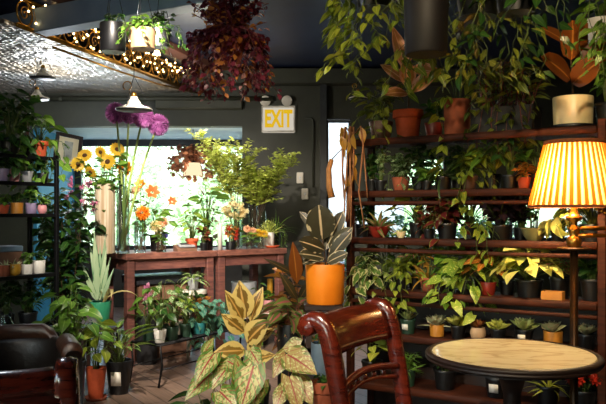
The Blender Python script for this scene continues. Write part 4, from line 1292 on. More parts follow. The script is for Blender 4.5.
# ================================================================== floor, centre
D = 4.2; o = atz(252, D, 0)
potted('rubber_plant', 'yellow-edged rubber plant with upright leaves in a dark pot, middle of the floor', o, ('nursery', .11, .30, T_BLACK),
  placed([(246, 318, 240, 281, 30, 0, -.03, .35), (243, 322, 227, 290, 22, 0, -.06, .5), (250, 322, 262, 288, 20, .02, .03, .5),
          (245, 332, 224, 312, 22, -.02, -.10, .6), (247, 342, 270, 318, 30, -.02, -.09, .7), (252, 345, 274, 330, 16, .03, .07, .7),
          (246, 350, 217, 348, 24, -.03, -.12, .7), (250, 356, 262, 336, 20, 0, -.04, .5), (249, 334, 236, 326, 16, .04, .12, .5), (251, 362, 275, 352, 20, .02, -.08, .8)],
         [[(253, 393, 0), (250, 350, 0), (247, 318, 0), (245, 300, 0)]], D, o, sr=.006, fold=.3, wf=.8), L_TRI, stemm=M_STEMB)
D = 3.4; o = atz(238, D, 0)
potted('caladium', 'caladium with cream red-veined leaves in the middle foreground before the yellow-edged rubber plant', o, ('nursery', .12, .26, T_DARK),
  placed([(252, 398, 238, 352, 34, -.05, -.12, .5), (255, 362, 243, 402, 30, -.10, -.17, .4), (232, 362, 214, 384, 22, -.02, -.1, .6), (215, 352, 199, 378, 22, -.05, -.14, .5), (225, 372, 207, 352, 20, .0, -.05, .5),
          (228, 360, 246, 370, 20, -.02, -.06, .6), (222, 386, 240, 400, 24, -.1, -.16, .5), (262, 380, 254, 404, 20, -.04, -.1, .5), (205, 352, 212, 340, 12, .0, .06, .3), (212, 372, 190, 392, 22, -.04, -.14, .5), (250, 352, 262, 368, 18, .04, -.02, .5)],
         [[(239, 455, 0), (247, 420, -.03), (252, 396, -.06)], [(237, 455, 0), (246, 400, -.05), (255, 362, -.10)], [(236, 455, 0), (234, 400, 0), (232, 362, -.02)], [(236, 455, 0), (224, 400, -.02), (215, 352, -.05)],
          [(236, 455, 0), (228, 410, 0), (225, 372, 0)], [(238, 455, 0), (232, 400, 0), (228, 360, -.02)], [(236, 455, 0), (226, 420, -.05), (222, 386, -.1)], [(240, 455, 0), (254, 420, -.02), (262, 380, -.04)], [(236, 455, 0), (220, 410, -.02), (212, 372, -.04)], [(239, 455, 0), (246, 400, 0), (250, 352, .04)]],
         D, o, shape='heart', sr=.0035, fold=.12, ns=8), L_CALAD, stemm=M_STEMR)
D = 3.25; o = atz(297, D, 0)
potted('caladium', 'caladium with brown-veined arching leaves in front of the step stand', o, ('nursery', .10, .24, T_DARK),
  placed([(288, 352, 316, 368, 30, -.06, -.12, .6), (286, 352, 274, 372, 18, -.05, -.11, .5), (290, 372, 300, 404, 22, -.1, -.16, .4), (300, 346, 282, 350, 20, 0, .02, .4),
          (298, 376, 312, 398, 22, -.06, -.12, .5), (284, 384, 276, 404, 16, -.08, -.14, .5)],
         [[(297, 460, 0), (290, 400, -.02), (288, 352, -.06)], [(297, 460, 0), (294, 410, -.04), (290, 372, -.1)], [(298, 460, 0), (300, 400, 0), (300, 346, 0)], [(298, 460, 0), (299, 420, -.02), (298, 376, -.06)], [(296, 460, 0), (288, 420, -.05), (284, 384, -.08)]],
         D, o, shape='heart', sr=.0035, fold=.12, ns=8), L_CALADB, stemm=M_STEMR)
o = atz(206, 3.58, 0)
potted('peace_lily', 'low plant with dark narrow arching leaves at the bottom edge beside the cream caladium', o, ('nursery', .10, .2, T_DARK), petiole(16, .24, .22, .19, .05, 'lance', .9), L_DEEP)
o = atz(291, 4.05, 0)
potted('bromeliad', 'tall black planter of dark pink-veined leaves behind the brown-veined caladium', o, ('cylinder', .078, .68, T_BLACK), both(petiole(20, .24, .19, .16, .065, 'lance', .7, tip=.1), bush(8, .28, .14, .13, .05, 6, 'lance')), L_PINKGR, stemm=M_STEMR)
o = atz(300, 4.6, 0)
potted('croton', 'dark croton with rust leaves standing behind the tall black planter', o, ('nursery', .10, .3, T_BLACK), bush(10, .75, .24, .17, .065, 9, 'lance', .7), L_CROTON, stemm=M_STEMB)
# orange pot on the pedestal
D = 3.75; o = V((.115, D, .831))
potted('rubber_plant', 'dark rubber plant with cream-striped leaves in the bright orange pot', o, ('cylinder', .102, .205, T_ORANGE),
  placed([(322, 240, 319, 206, 34, 0, -.04, .3), (324, 250, 300, 240, 19, -.02, -.10, .4), (324, 258, 300, 252, 15, -.03, -.12, .5), (328, 244, 343, 212, 17, .02, .0, .3), (329, 250, 351, 228, 17, .0, -.05, .4),
          (330, 258, 350, 232, 18, -.02, -.06, .5), (322, 236, 300, 212, 11, .02, .05, .3), (322, 256, 303, 262, 12, -.03, -.10, .7), (327, 262, 346, 252, 14, -.05, -.1, .5), (326, 250, 334, 222, 14, .03, .08, .3)],
         [[(326, 268, 0), (324, 250, 0), (322, 236, 0)], [(327, 268, 0), (329, 252, 0), (330, 242, 0)]], D, o, sr=.005, shape='round', wf=.85), L_TINEKE, stemm=M_STEMB)
D = 4.0; o = atz(296, 4.25, 0)
potted('rubber_plant', 'rubber plant with an upright rust-red leaf left of the orange pot', o, ('nursery', .09, .26, T_BLACK),
  placed([(297, 276, 265, 258, 7, 0, -.05, .3), (297, 300, 280, 272, 9, 0, -.05, .5), (299, 300, 312, 278, 9, 0, -.04, .5), (298, 282, 303, 250, 8, .02, .05, .4), (299, 310, 280, 300, 10, 0, -.08, .6), (298, 306, 316, 298, 9, 0, -.06, .6)],
         [[(297, 408, 0), (298, 340, 0), (297, 285, 0)]], 4.25, o, sr=.005), L_DARKRUB, stemm=M_STEMB)
q = MB(); q.leaf_bt(at(297, 284, 4.25) - o, at(293, 243, 4.2) - o, .085, (.2, -1, .3), 'oval', .3)
q.build('rust_leaf', L_RUSTRUB, [x for x in COL.objects if x.get('label', '').startswith('rubber plant with an upright rust')][0])['label'] = 'upright rust-red leaf'
potted('potted_plant', 'blue-grey pot with small dark stems on the upper step of the plant stand', V((.09, 3.47, .521)), ('cylinder', .052, .155, T_BLUEGREY), bush(5, .10, .05, .05, .02, 5), L_DEEP)
potted('potted_plant', 'broad terracotta pot on the lower step of the plant stand beside the chair', V((.09, 3.24, .356)), ('terracotta', .056, .19, T_TERRA2), bush(5, .07, .06, .05, .02, 5), L_DEEP)

# ================================================================== floor, left
o = atz(96, 5.02, 0)
potted('potted_plant', 'terracotta pot of yellow-lime leaves on the floor beside the tub armchair', o, ('tapered', .070, .215, T_TERRA), petiole(15, .34, .13, .13, .075, 'oval', .7), L_YEL, saucer=T_TERRA2)
o = atz(119, 5.2, 0)
potted('calathea', 'calathea with spotted feathery leaves in a black floor pot by the table leg', o, ('tapered', .095, .24, T_BLACK), petiole(26, .26, .22, .2, .055, 'lance', .6, tip=.3), L_CALATH, tagm=T_TAG)
o = atz(70, 4.88, 0)
potted('aralia', 'broad bright green leafy plant behind the tub armchair', o, ('nursery', .11, .3, T_BLACK), both(petiole(30, .56, .22, .115, .075, 'heart', .7), bush(9, .5, .2, .08, .045, 8)), L_GREEN)
o = V((-1.86, 5.72, 0))
potted('schefflera', 'tall dark leafy shrub with pink flower sprigs between the rack and the window', o, ('nursery', .15, .34, T_BLACK), bush(18, 1.32, .32, .13, .06, 20, 'oval', .7, t0=.15), L_DEEP, stemm=M_STEMB,
  bloom=(P_PINK, poms(14, .12, -.05, .12, .1, 1.03, 1.29, .022, 14, .03, .014)))
o = V((-2.15, 6.3, 0))
potted('schefflera', 'tall dark shrub behind the flowering shrub, against the bay wall corner', o, ('nursery', .15, .34, T_BLACK), bush(16, 1.25, .34, .13, .06, 18, 'oval', .7), L_DEEP, stemm=M_STEMB)
o = V((-1.62, 5.75, .401))
potted('snake_plant', 'silver-green strap-leaved plant in a green pot on the low stand', o, ('tapered', .09, .195, T_GREEN),
  placed([(99, 300, 94, 230, 8, 0, 0, .1), (100, 300, 88, 242, 6, .02, .03, .3), (102, 300, 103, 236, 7, .03, .06, .1), (103, 298, 110, 258, 6, 0, 0, .5), (98, 300, 99, 252, 8, -.03, -.05, .1),
  (97, 300, 84, 262, 6, -.02, -.06, .6), (101, 300, 97, 246, 6, .04, .08, .2), (104, 300, 115, 268, 5, -.02, -.05, .7), (100, 300, 106, 247, 6, -.01, .02, .2)], [], 5.75, o, shape='lance', ns=8), L_SNAKE)
e = o + V((.02, -.02, .19))
q = MB(); rng = random.Random(3)
root = [x for x in COL.objects if x.get('label', '').startswith('silver-green strap')][0]
for (dx, dy, L_, dr) in ((1, -.5, .42, 2.0), (.9, -.9, .34, 2.1), (.75, .2, .30, 1.9)):
    q.leaf((.03, -.02, .17), V((dx * .35, dy * .2, 1)), L_, .03, 'strap', dr, .35, 9, rng=rng)
q.build('arching_leaves', L_STRAWSTR, root)
# plants on and under the rack
potted('potted_fern', 'dark bushy fern on the lowest shelf of the metal rack', rp3(28, .15, 4), ('nursery', .07, .12, T_BLACK), bush(16, .26, .2, .07, .03, 10, 'lance'), L_DEEP)
potted('potted_fern', 'dark bushy plant on the lowest shelf at the left edge of the picture', rp3(6, .2, 4), ('nursery', .06, .12, T_BLACK), bush(12, .3, .14, .07, .03, 9, 'oval'), L_DEEP)
for px, k in ((2, .15), (10, .13)):
    q = MB(); q.lathe([(.001, 0), (.026, 0), (.028, .01), (.028, k * .55), (.012, k * .75), (.011, k), (.013, k), (.013, k + .008), (.009, k + .008), (.009, k * .75), (.024, k * .52), (.024, .012), (.001, .008)], 16)
    bt = q.build('glass_bottle', M_GLASS); bt.location = rp3(px, .06, 4)
    tag(bt, 'clear glass bottle on the lowest rack shelf, ' + ('at the picture edge' if px == 2 else 'right of its twin'), 'bottle', 'glass bottles on the rack')
e = empty('storage_box', rp3(3, .17, 3), 'wooden box with a blue lid on the rack beside the white pots', 'box', rz=.9)
q = MB(); q.box((0, 0, .08), (.2, .16, .16), bev=.004); q.build('box_body', M_CRATE, e, smooth=False)
q = MB(); q.box((0, 0, .18), (.21, .17, .04), bev=.006); q.build('lid', T_BLUEGREY, e, smooth=False)
# row 4 pots (z .87)
G = 'small pots along the metal rack'
for px, t, k, r, h, m, pl, lm, lb in (
  (4, .05, 'cylinder', .040, .075, T_TERRA2, rosette(10, .06, .018, 80, 30, .8, 'lance'), L_SUCCG, 'small dull terracotta pot of grey leaves on the middle rack shelf at the picture edge'),
  (14.5, .05, 'round', .044, .078, T_YELLOW, rosette(12, .06, .018, 80, 20, .9, 'lance'), L_SUCCG, 'yellow round pot with grey-green sprout on the middle rack shelf'),
  (27, .05, 'cylinder', .038, .07, T_WHITE, bush(5, .1, .05, .05, .028, 6), L_GREEN, 'white pot of small leaves on the middle rack shelf beside the yellow pot'),
  (39, .055, 'cylinder', .044, .092, T_WHITE, bush(6, .1, .07, .05, .03, 6), L_DEEP, 'taller white pot at the right end of the middle rack shelf')):
    potted('potted_plant', lb, rp3(px, t, 3), (k, r, h, m), pl, lm, G)
q = MB(); rng = random.Random(9); q.tube([(0, 0, 0), (.005, 0, .1), (-.004, 0, .2), (.02, 0, .27)], .0025, n=5)
# row 3 (z 1.295)
for px, r, h, m, kd, pl, lm, lb in (
  (4, .036, .06, T_TERRA, 'tapered', bush(5, .1, .06, .05, .028, 6), L_GREEN, 'terracotta pot on the rack shelf below the pothos shelf, at the picture edge'),
  (17, .042, .075, T_OCHRE, 'cylinder', bush(6, .1, .07, .05, .028, 6), L_DEEP, 'ochre pot of dark leaves on the rack, between terracotta and lavender pots'),
  (31, .038, .075, T_MAUVE, 'cylinder', bush(5, .12, .06, .06, .03, 6), L_DEEP, 'lavender pot on the rack, left of the pale pink pot'),
  (42, .034, .062, T_PINK, 'round', bush(5, .1, .06, .05, .026, 6), L_GREEN, 'pale pink round pot at the right end of its rack shelf')):
    potted('potted_plant', lb, rp3(px, .05, 2), (kd, r, h, m), pl, lm, G)
for px, r, h, m, pl, lm, lb in (
  (3, .042, .085, T_MAUVE, bush(6, .12, .08, .06, .035, 6), L_DEEP, 'mauve pot on the upper rack shelf at the picture edge'),
  (14.5, .042, .085, T_PINK, petiole(9, .13, .09, .07, .05), L_GREEN, 'pink pot on the upper rack shelf with heart leaves'),
  (27, .042, .078, T_GREY, petiole(10, .14, .09, .07, .05), L_DEEP, 'pale grey pot on the upper rack shelf with dark leaves'),
  (43, .042, .07, T_BLACK, bush(7, .13, .1, .06, .03, 7), L_DEEP, 'black pot of dark leaves at the right end of the upper rack shelf')):
    potted('potted_plant', lb, rp3(px, .06, 1), ('tapered', r, h, m), pl, lm, G)
# rack top
potted('pothos', 'terracotta pot of trailing pothos on top of the metal rack', rp3(39, .10, 0), ('terracotta', .068, .115, T_TERRA), both(petiole(16, .22, .16, .10, .075), vines(9, .38, .085, .06, gap=.05, rise=.04)), L_GREEN)
potted('pothos', 'bushy dark pothos on top of the metal rack at the picture edge', rp3(10, .14, 0), ('nursery', .075, .12, T_BLACK), both(petiole(22, .34, .22, .12, .085), bush(8, .34, .18, .10, .05, 7), vines(9, .35, .09, .065, rise=.06)), L_DEEP)
potted('rubber_plant', 'single upright red-stemmed sprout standing behind the pothos pots on the rack', rp3(26, .22, 0), ('nursery', .05, .1, T_BLACK), bush(4, .42, .08, .10, .05, 5, 'oval'), L_GREEN, stemm=M_STEMR)

# ================================================================== on the work tables
# sunflowers in the cream vase
vp = tp3(105, .12)
vase('tall cream cylinder vase holding the sunflowers', vp, .082, .58, M_CREAMP, group=None, name='flower_vase')
G = 'sunflowers in the cream vase'
for i, (px, py, dy, sz, lb) in enumerate(((85, 156, .1, .075, 'upper left'), (78, 164, -.02, .07, 'lowest left'), (91, 172, -.08, .062, 'low, just above the vase rim'), (108, 162, -.06, .078, 'centre right, dark eye facing out'), (117, 150, .05, .075, 'top right behind the tall stems'), (101, 152, .1, .06, 'top middle'))):
    p = vp + V((0, 0, .02)); hd = at(px, py, vp.y + dy)
    hd2 = hd
    stemmed('sunflower', 'yellow sunflower in the cream vase, ' + lb + ' of the bunch', vp + V((.03 * math.cos(i), .03 * math.sin(i), .0)) + V((0, 0, .002)), hd2, 'daisy', sz * .9, P_SUN, G, stem_r=.005, leaves=7, axis=(.55 * math.sin(i * 2), -1, .6 * math.cos(i * 1.7)))
_seed[0] += 1; rng = random.Random(41)
e = empty('leafy_branch', vp + V((0, .0, .003)), 'leafy green sprig at the top of the sunflower bunch', 'branch')
a, b = MB(), MB(); bush(10, .86, .2, .09, .055, 9, 'oval', .5, t0=.7)(a, b, .0, .05, rng)
a.build('stem', M_STEM, e); b.build('foliage', L_GREEN, e)
# alliums
vp = tp3(123, .07)
vase('tall clear glass vase with the stems of the purple flower balls', vp, .055, .56)
G = 'giant purple alliums in the glass vase'
for i, (px, py, dy, sz, bd, lb) in enumerate(((116, 113, .0, .083, 0, 'leftmost and highest'), (129, 115, .10, .07, 0, 'second, half hidden behind the saucer lamp'), (143, 117, -.05, .086, 0, 'third, below the saucer lamp'), (158, 125, .05, .086, 0, 'lowest and furthest right'))):
    stemmed('allium', 'round purple allium ball on a tall stem, ' + lb, vp + V((.022 * math.cos(i * 1.6), .022 * math.sin(i * 1.6), .016)), at(px, py, vp.y + dy), 'ball', sz, P_PURP, G, stem_r=.011, stemm=mat('allium_stem', '#8a9a4c', '#6f8238', rough=.5))
# lily vase
vp = tp3(140, .10)
vase('clear glass jar of orange lilies beside the tall stems', vp, .05, .27)
G = 'orange blooms in the glass jar'
for i, (px, py, dy, kd, sz, m, lb) in enumerate(((124, 170, .0, 'trumpet', .09, P_ORANGE, 'large orange lily high beside the sunflowers'), (143, 213, -.04, 'pom', .055, P_ORANGE, 'round orange bloom just above the jar rim'), (152, 193, .0, 'trumpet', .075, P_ROPE, 'red-orange lily in the upper middle'), (172, 202, .04, 'trumpet', .05, P_ROPE, 'small coral bloom out to the right'), (135, 190, .06, 'cluster', .06, P_PEACH, 'pale peach bloom behind the others'), (141, 185, .1, 'trumpet', .06, P_ORANGE, 'small orange lily at the back'))):
    stemmed('cut_flower', lb + ' of the orange bunch', vp + V((.02 * math.cos(i), .02 * math.sin(i), .016)), at(px, py, vp.y + dy), kd, sz, m, G, leaves=5)
potted('potted_plant', 'small black pot of green leaves between the two flower jars', tp3(157, .22), ('nursery', .07, .15, T_BLACK), petiole(16, .26, .15, .1, .06, 'oval'), L_GREEN)
vp = tp3(161, .07)
vase('short glass of white and purple blooms on the left work table', vp, .045, .15)
for i, (px, py, kd, sz, m, lb) in enumerate(((156, 226, 'pom', .05, P_CREAM, 'cream round bloom on the left'), (163, 222, 'pom', .04, P_PEACH, 'peach round bloom on top'), (165, 235, 'pom', .026, P_VIOLET, 'small violet bloom at the right'), (160, 233, 'pom', .038, P_CREAM, 'cream round bloom low at the front'))):
    stemmed('cut_flower', lb + ' of the short glass', vp + V((.015 * math.cos(i * 2), .015 * math.sin(i * 2), .015)), at(px, py, vp.y - .02 + .02 * i), kd, sz, m, 'blooms in the short glass', leaves=3)
potted('pothos', 'terracotta pot of lime pothos beside the card reader', tp3(192, .12), ('terracotta', .06, .11, T_TERRA), petiole(24, .27, .13, .09, .065), L_POTHOS)
potted('fiddle_leaf_fig', 'tall plant with large round leaves in a dark pot, in front of the window', tp3(207, .14), ('cylinder', .055, .12, T_BLACK), petiole(16, .5, .14, .14, .10, 'round', .5, sr=.004, tip=.25), L_GREEN)
potted('croton', 'small dark red leafy plant beside the round-leaved plant', tp3(204, .06), ('nursery', .04, .07, T_BLACK), bush(6, .2, .06, .07, .03, 6), L_RED)
q = MB(); q.lathe([(.001, 0), (.022, 0), (.022, .24), (.02, .25), (.001, .25)], 16); o = q.build('cardboard_tube', T_WHITE); o.location = tp3(220, .06); tag(o, 'upright white card tube between the dark pot and the cream flowers', 'tube')
vp = tp3(236, .12)
vase('glass vase of cream ball flowers on the right work table', vp, .04, .22)
for i, (px, py) in enumerate(((226, 209), (233, 204), (240, 208), (230, 215), (238, 216), (245, 213))):
    stemmed('cut_flower', 'cream ball flower of the glass vase, ' + ('far left', 'top', 'upper right', 'lower left', 'lower middle', 'far right')[i] + ' of the bunch', vp + V((.014 * math.cos(i), .014 * math.sin(i), .015)), at(px, py, vp.y + .02 * i - .05), 'cluster', .06, P_CREAM, 'cream ball flowers', leaves=2)
potted('poinsettia', 'small pot of red leaves below the cream ball flowers', tp3(230.5, .05), ('cylinder', .045, .075, T_BLACK), bush(7, .2, .08, .06, .022, 8, 'lance'), L_CROTON, bloom=(P_RED, poms(6, 0, 0, .07, .05, .03, .14, .02, 12, .03, .014)))
vp = tp3(249, .06)
vase('short glass of peach blooms near the right end of the work table', vp, .032, .13)
for i, (px, py, m) in enumerate(((247, 229, P_PEACH), (253, 231, P_PEACH), (250, 236, P_CREAM))):
    stemmed('cut_flower', ('peach bloom on the left of the short glass with branches behind', 'peach bloom on the right of the short glass with branches behind', 'cream bloom low in the glass of peach blooms')[i], vp + V((.01 * math.cos(i * 2), .01 * math.sin(i * 2), .014)), at(px, py, vp.y - .02 + .03 * i), 'pom', .032, m, 'peach blooms in the short glass', leaves=3)
vp = tp3(261, .05)
vase('short glass of yellow blooms beside the white pot of grass', vp, .03, .11)
for i, (px, py) in enumerate(((258, 233), (264, 234))):
    stemmed('cut_flower', ('yellow bloom at the left', 'yellow bloom at the right')[i] + ' of the short glass beside the grass pot', vp + V((.01 * math.cos(i * 3), 0, .014)), at(px, py, vp.y + .02 * i), 'pom', .036, P_SUN, 'yellow blooms in the short glass', leaves=3)
potted('potted_grass', 'white pot of fine pale green grass at the right end of the tables', tp3(269, .13), ('cylinder', .052, .15, T_WHITE), both(rosette(60, .17, .006, 85, 35, .7, 'lance'), bush(12, .15, .09, .03, .012, 10)), L_BOX)
# leafy branches in tall glass vases
def branches(label, loc, n, H, sp, lm, lean, tw=11, per=13, ll=.036):
    _seed[0] += 1; rng = random.Random(_seed[0] * 7)
    e = empty('leafy_branch', loc + V((0, 0, .018)), label, 'branch', 'leafy cut branches in tall vases')
    a, b = MB(), MB(); twig_bundle(n, H, sp, ll, ll * .5, tw, per, base_r=.02, t0=.45, lean=lean)(a, b, 0, .03, rng)
    a.build('stem', M_STEMB, e); b.build('foliage', lm, e)
for px, t, lb in ((238, .34, 'tall clear glass vase holding the left yellow-green branches'), (253, .30, 'tall clear glass vase holding the right yellow-green branches'), (262, .36, 'empty tall clear glass vase behind the peach blooms')):
    vase(lb, tp3(px, t), .042, .42 if px < 260 else .36)
branches('bushy yellow-green cut branches reaching up left in front of the window', tp3(238, .34), 11, 1.10, .33, L_BOX, (-.12, 0), 16, 18, .05)
branches('bushy yellow-green cut branches spreading right below the exit sign', tp3(253, .30), 11, .92, .31, L_BOX2, (.20, 0), 16, 18, .048)
potted('potted_fern', 'fine trailing green plant at the right end of the tables behind the grass', tp3(275, .30), ('nursery', .06, .16, T_BLACK), both(rosette(26, .3, .008, 80, 20, 1.6, 'lance'), vines(8, .28, .03, .012, 'lance', gap=.02)), L_GREEN)

# ================================================================== under the tables and on the bench
potted('spider_plant', 'spider plant in a pale grey pot on the white stool under the left table', tp3(193, .07, .61), ('tapered', .055, .11, T_GREY), rosette(26, .2, .013, 75, 15, 1.9), L_SPIDER)
potted('potted_plant', 'small pink pot on the lower shelf of the right work table', tp3(268, .14, .33), ('cylinder', .05, .12, T_PINK), bush(6, .12, .07, .06, .03, 6), L_GREEN)
potted('potted_plant', 'small leafy sprout pot beside the grey bin under the right work table', tp3(258, .08, .33), ('nursery', .045, .09, T_BLACK), petiole(7, .22, .1, .09, .05, 'oval'), L_GREEN)
potted('bromeliad', 'plant with a pink-purple flower cone standing under the left table leg', tp3(147, .10, 0), ('cylinder', .09, .42, T_DARK), rosette(16, .26, .04, 70, 10, 1.0, 'lance'), L_GREEN,
  bloom=(P_PINK, cone_bloom))
GB = 'leafy pots crowded on the wire bench'
bench = [
  (.07, .07, 'tapered', .05, .10, T_WHITE, petiole(16, .24, 0.13, 0.108, 0.056, 'oval', .8), L_DEEP, 'peace_lily', 'dark green lance-leaved plant in a white pot at the near end of the bench'),
  (.10, .22, 'nursery', .05, .10, T_DKGREEN, petiole(14, .32, 0.11, 0.094, 0.048, 'lance', .8), L_GREEN, 'peace_lily', 'green lance-leaved plant at the near back corner of the bench'),
  (.22, .08, 'nursery', .05, .10, T_DKGREEN, petiole(16, .25, 0.11, 0.086, 0.044, 'oval', .8), L_VARIEG, 'dumb_cane', 'white-flecked plant second along the front of the bench'),
  (.26, .22, 'nursery', .05, .10, T_DKGREEN, petiole(14, .36, 0.11, 0.108, 0.048, 'lance', .8), L_VARIEG, 'dumb_cane', 'tall white-flecked plant second along the back of the bench'),
  (.38, .09, 'nursery', .05, .10, T_DKGREEN, petiole(16, .24, 0.10, 0.072, 0.048, 'heart', .8), L_POTHOS, 'pothos', 'lime-marbled pothos in the middle of the bench front'),
  (.42, .22, 'cylinder', .05, .10, T_WHITE, petiole(14, .32, 0.11, 0.086, 0.056, 'heart', .8), L_GREEN, 'philodendron', 'heart-leaved green plant in the middle of the bench back'),
  (.54, .08, 'cylinder', .048, .09, T_TEAL, both(petiole(18, .2, 0.11, 0.065, 0.048, 'heart', .8), vines(5, .2, .07, .05)), L_BLUEGR, 'philodendron', 'blue-green plant in a teal pot toward the far end of the bench'),
  (.58, .22, 'nursery', .05, .10, T_DKGREEN, petiole(14, .3, 0.11, 0.086, 0.048, 'oval', .8), L_DEEP, 'peace_lily', 'dark green plant toward the far back of the bench'),
  (.70, .09, 'nursery', .05, .10, T_DKGREEN, both(petiole(16, .18, 0.11, 0.065, 0.048, 'heart', .8), vines(6, .22, .07, .05)), L_BLUEGR, 'philodendron', 'blue-green trailing plant hanging over the far end of the bench'),
  (.74, .22, 'nursery', .05, .10, T_TERRA, bush(8, .22, .1, .08, .035, 7), L_CROTON, 'croton', 'reddish leafy plant near the far end of the bench'),
  (.88, .10, 'nursery', .05, .10, T_DKGREEN, both(petiole(16, .16, 0.11, 0.065, 0.048, 'heart', .8), vines(5, .2, .07, .05)), L_BLUEGR, 'philodendron', 'blue-green plant at the far end of the bench, behind the yellow-edged rubber plant'),
]
for s, t, kd, r, h, m, pl, lm, nm, lb in bench:
    potted(nm, lb, B3(s, t, BZ + .001), (kd, r, h, m), pl, lm, GB)
potted('potted_fern', 'low dark fern on the floor under the right work table', tp3(262, .25, 0), ('nursery', .08, .12, T_BLACK), rosette(22, .26, .05, 70, 20, 1.2, 'lance'), L_GREEN)

# ================================================================== display shelf, top board
D_ = lambda px, t: shelf_xy(px, t).y
o = sp3(381, .12, 0); potted('hoya', 'brown pot of trailing hoya at the left end of the top shelf', o, ('tapered', .066, .105, T_BROWN), both(vines(8, .16, .06, .035, 'oval', rise=.1, out=.1), bush(9, .26, .16, .07, .038, 8)), L_VINE)
o = sp3(408, .12, 0); D = o.y
potted('rubber_plant', 'pink and amber leaved fig in the red terracotta pot on the top shelf', o, ('terracotta', .082, .155, T_TERRA),
  placed([(409, 88, 403, 60, 18, 0, -.06, .3), (411, 92, 436, 74, 16, 0, -.08, .5), (408, 94, 380, 97, 14, 0, -.1, .6), (410, 70, 444, 72, 17, 0, .03, .5), (408, 72, 394, 24, 15, .03, .05, .3), (410, 62, 408, 36, 12, .03, .08, .3), (407, 82, 382, 62, 14, .03, .06, .5)],
         [[(408, 112, 0), (409, 92, 0), (409, 62, .02)]], D, o, sr=.005), L_PINKFIG, stemm=M_STEMB)
potted('potted_plant', 'small dark red pot right of the red terracotta pot on the top shelf', sp3(434, .17, 0), ('tapered', .05, .085, T_RED), bush(6, .16, .08, .06, .03, 6), L_DEEP)
potted('peace_lily', 'tall rust terracotta pot in the middle of the top shelf', sp3(457, .13, 0), ('cylinder', .068, .19, T_TERRA2), both(petiole(10, .24, .18, .14, .07, 'lance', .8), vines(4, .5, .07, .04)), L_YEL)
e = empty('planter_trough', sp3(506, .13, 0), 'long black trough of hanging vines on the top shelf', 'planter', rz=math.atan2(SE.y, SE.x))
q = MB(); w_, d_, h_ = .30, .15, .13
q.box((0, 0, .006), (w_ * .94, d_ * .92, .012))
for y in (-1, 1): q.box((0, y * d_ / 2, h_ / 2), (w_, .01, h_), bev=.003)
for x in (-1, 1): q.box((x * w_ / 2, 0, h_ / 2), (.01, d_, h_), bev=.003)
q.build('trough', M_BLACKMATT, e, smooth=False)
q = MB(); q.box((0, 0, .1), (w_ - .012, d_ - .012, .02)); q.build('soil', M_SOIL, e, smooth=False)
a, b = MB(), MB(); rng = random.Random(77)
for x in (-.1, -.03, .04, .11):
    a2, b2 = MB(), MB(); both(vines(2, .26, .07, .035, 'lance', rise=.08, az0=PI + .3, az1=2 * PI - .3, out=.06), bush(6, .28, .13, .08, .034, 7, 'lance'))(a2, b2, .1, .07, rng)
    for src, dst in ((a2, a), (b2, b)):
        for i in range(len(src.v)): src.v[i] = (src.v[i][0] + x, src.v[i][1], src.v[i][2])
        o_ = len(dst.v); dst.v += src.v; dst.f += [tuple(i + o_ for i in f) for f in src.f]; dst.uv += src.uv; dst.r += src.r
a.build('stem', M_STEMR, e); b.build('foliage', L_VINE, e)
o = sp3(573, .12, 0); D = o.y
potted('rubber_plant', 'rust-leaved rubber plant in the cream pot at the right end of the top shelf', o, ('cylinder', .092, .145, T_CREAM),
  placed([(571, 60, 569, 24, 32, 0, -.05, .3), (570, 80, 537, 60, 24, 0, -.08, .5), (572, 84, 590, 66, 24, 0, -.1, .5), (575, 64, 612, 48, 24, 0, -.04, .5), (573, 50, 590, 14, 18, .04, .08, .3), (570, 40, 548, 22, 14, .05, .1, .4)],
         [[(573, 95, 0), (572, 70, 0), (571, 44, .02)]], D, o, sr=.005, shape='round'), L_RUSTRUB, stemm=M_STEMB, saucer=T_BLACK)
potted('potted_fern', 'leafy green plant at the right edge behind the cream pot', sp3(610, .17, 0), ('nursery', .07, .12, T_BLACK), bush(12, .38, .16, .08, .045, 9), L_GREEN)
# dried vine at the shelf's left end
e = empty('dried_vine', S3(.055, -.06, 1.70), 'bundle of dried brown vine hanging at the left end of the shelf', 'dried plant')
rng = random.Random(12); a, b = MB(), MB()
for i in range(9):
    x = rng.uniform(-.05, .04); y = rng.uniform(-.03, .02); l = rng.uniform(.3, .52)
    a.tube([(x * .4, y, .02), (x * 1.1, y - .02, .05), (x * 1.5, y - .03, -.05), (x * 1.3 + rng.uniform(-.02, .02), y - .03, -l * .6), (x * 1.4 + rng.uniform(-.03, .03), y - .02, -l)], .0058, .004, 6)
for i in range(12): b.leaf((rng.uniform(-.07, .06), rng.uniform(-.06, .0), rng.uniform(-.22, .06)), (rng.uniform(-.5, .5), -.3, -1), .085, .042, 'oval', .5, .3, 4, rng=rng)
a.build('stem', mat('dried_stem', '#9a6a42', '#7a4c2c', rough=.8, scale=30), e); b.build('foliage', L_DRYLEAF, e)
q = MB(); q.tube([(-.115, -.03, -.12), (-.13, -.03, -.17), (-.128, -.03, -.26), (-.115, -.03, -.32)], .012, .018, 10); q.build('seed_pod', mat('dried_pod', '#a8743c', '#8a5a2c', rough=.7, scale=30), e)
q = MB(); q.tube([(.0, -.0, .0), (-.115, -.03, -.12)], .003, n=5); q.build('twine', M_STEMB, e)

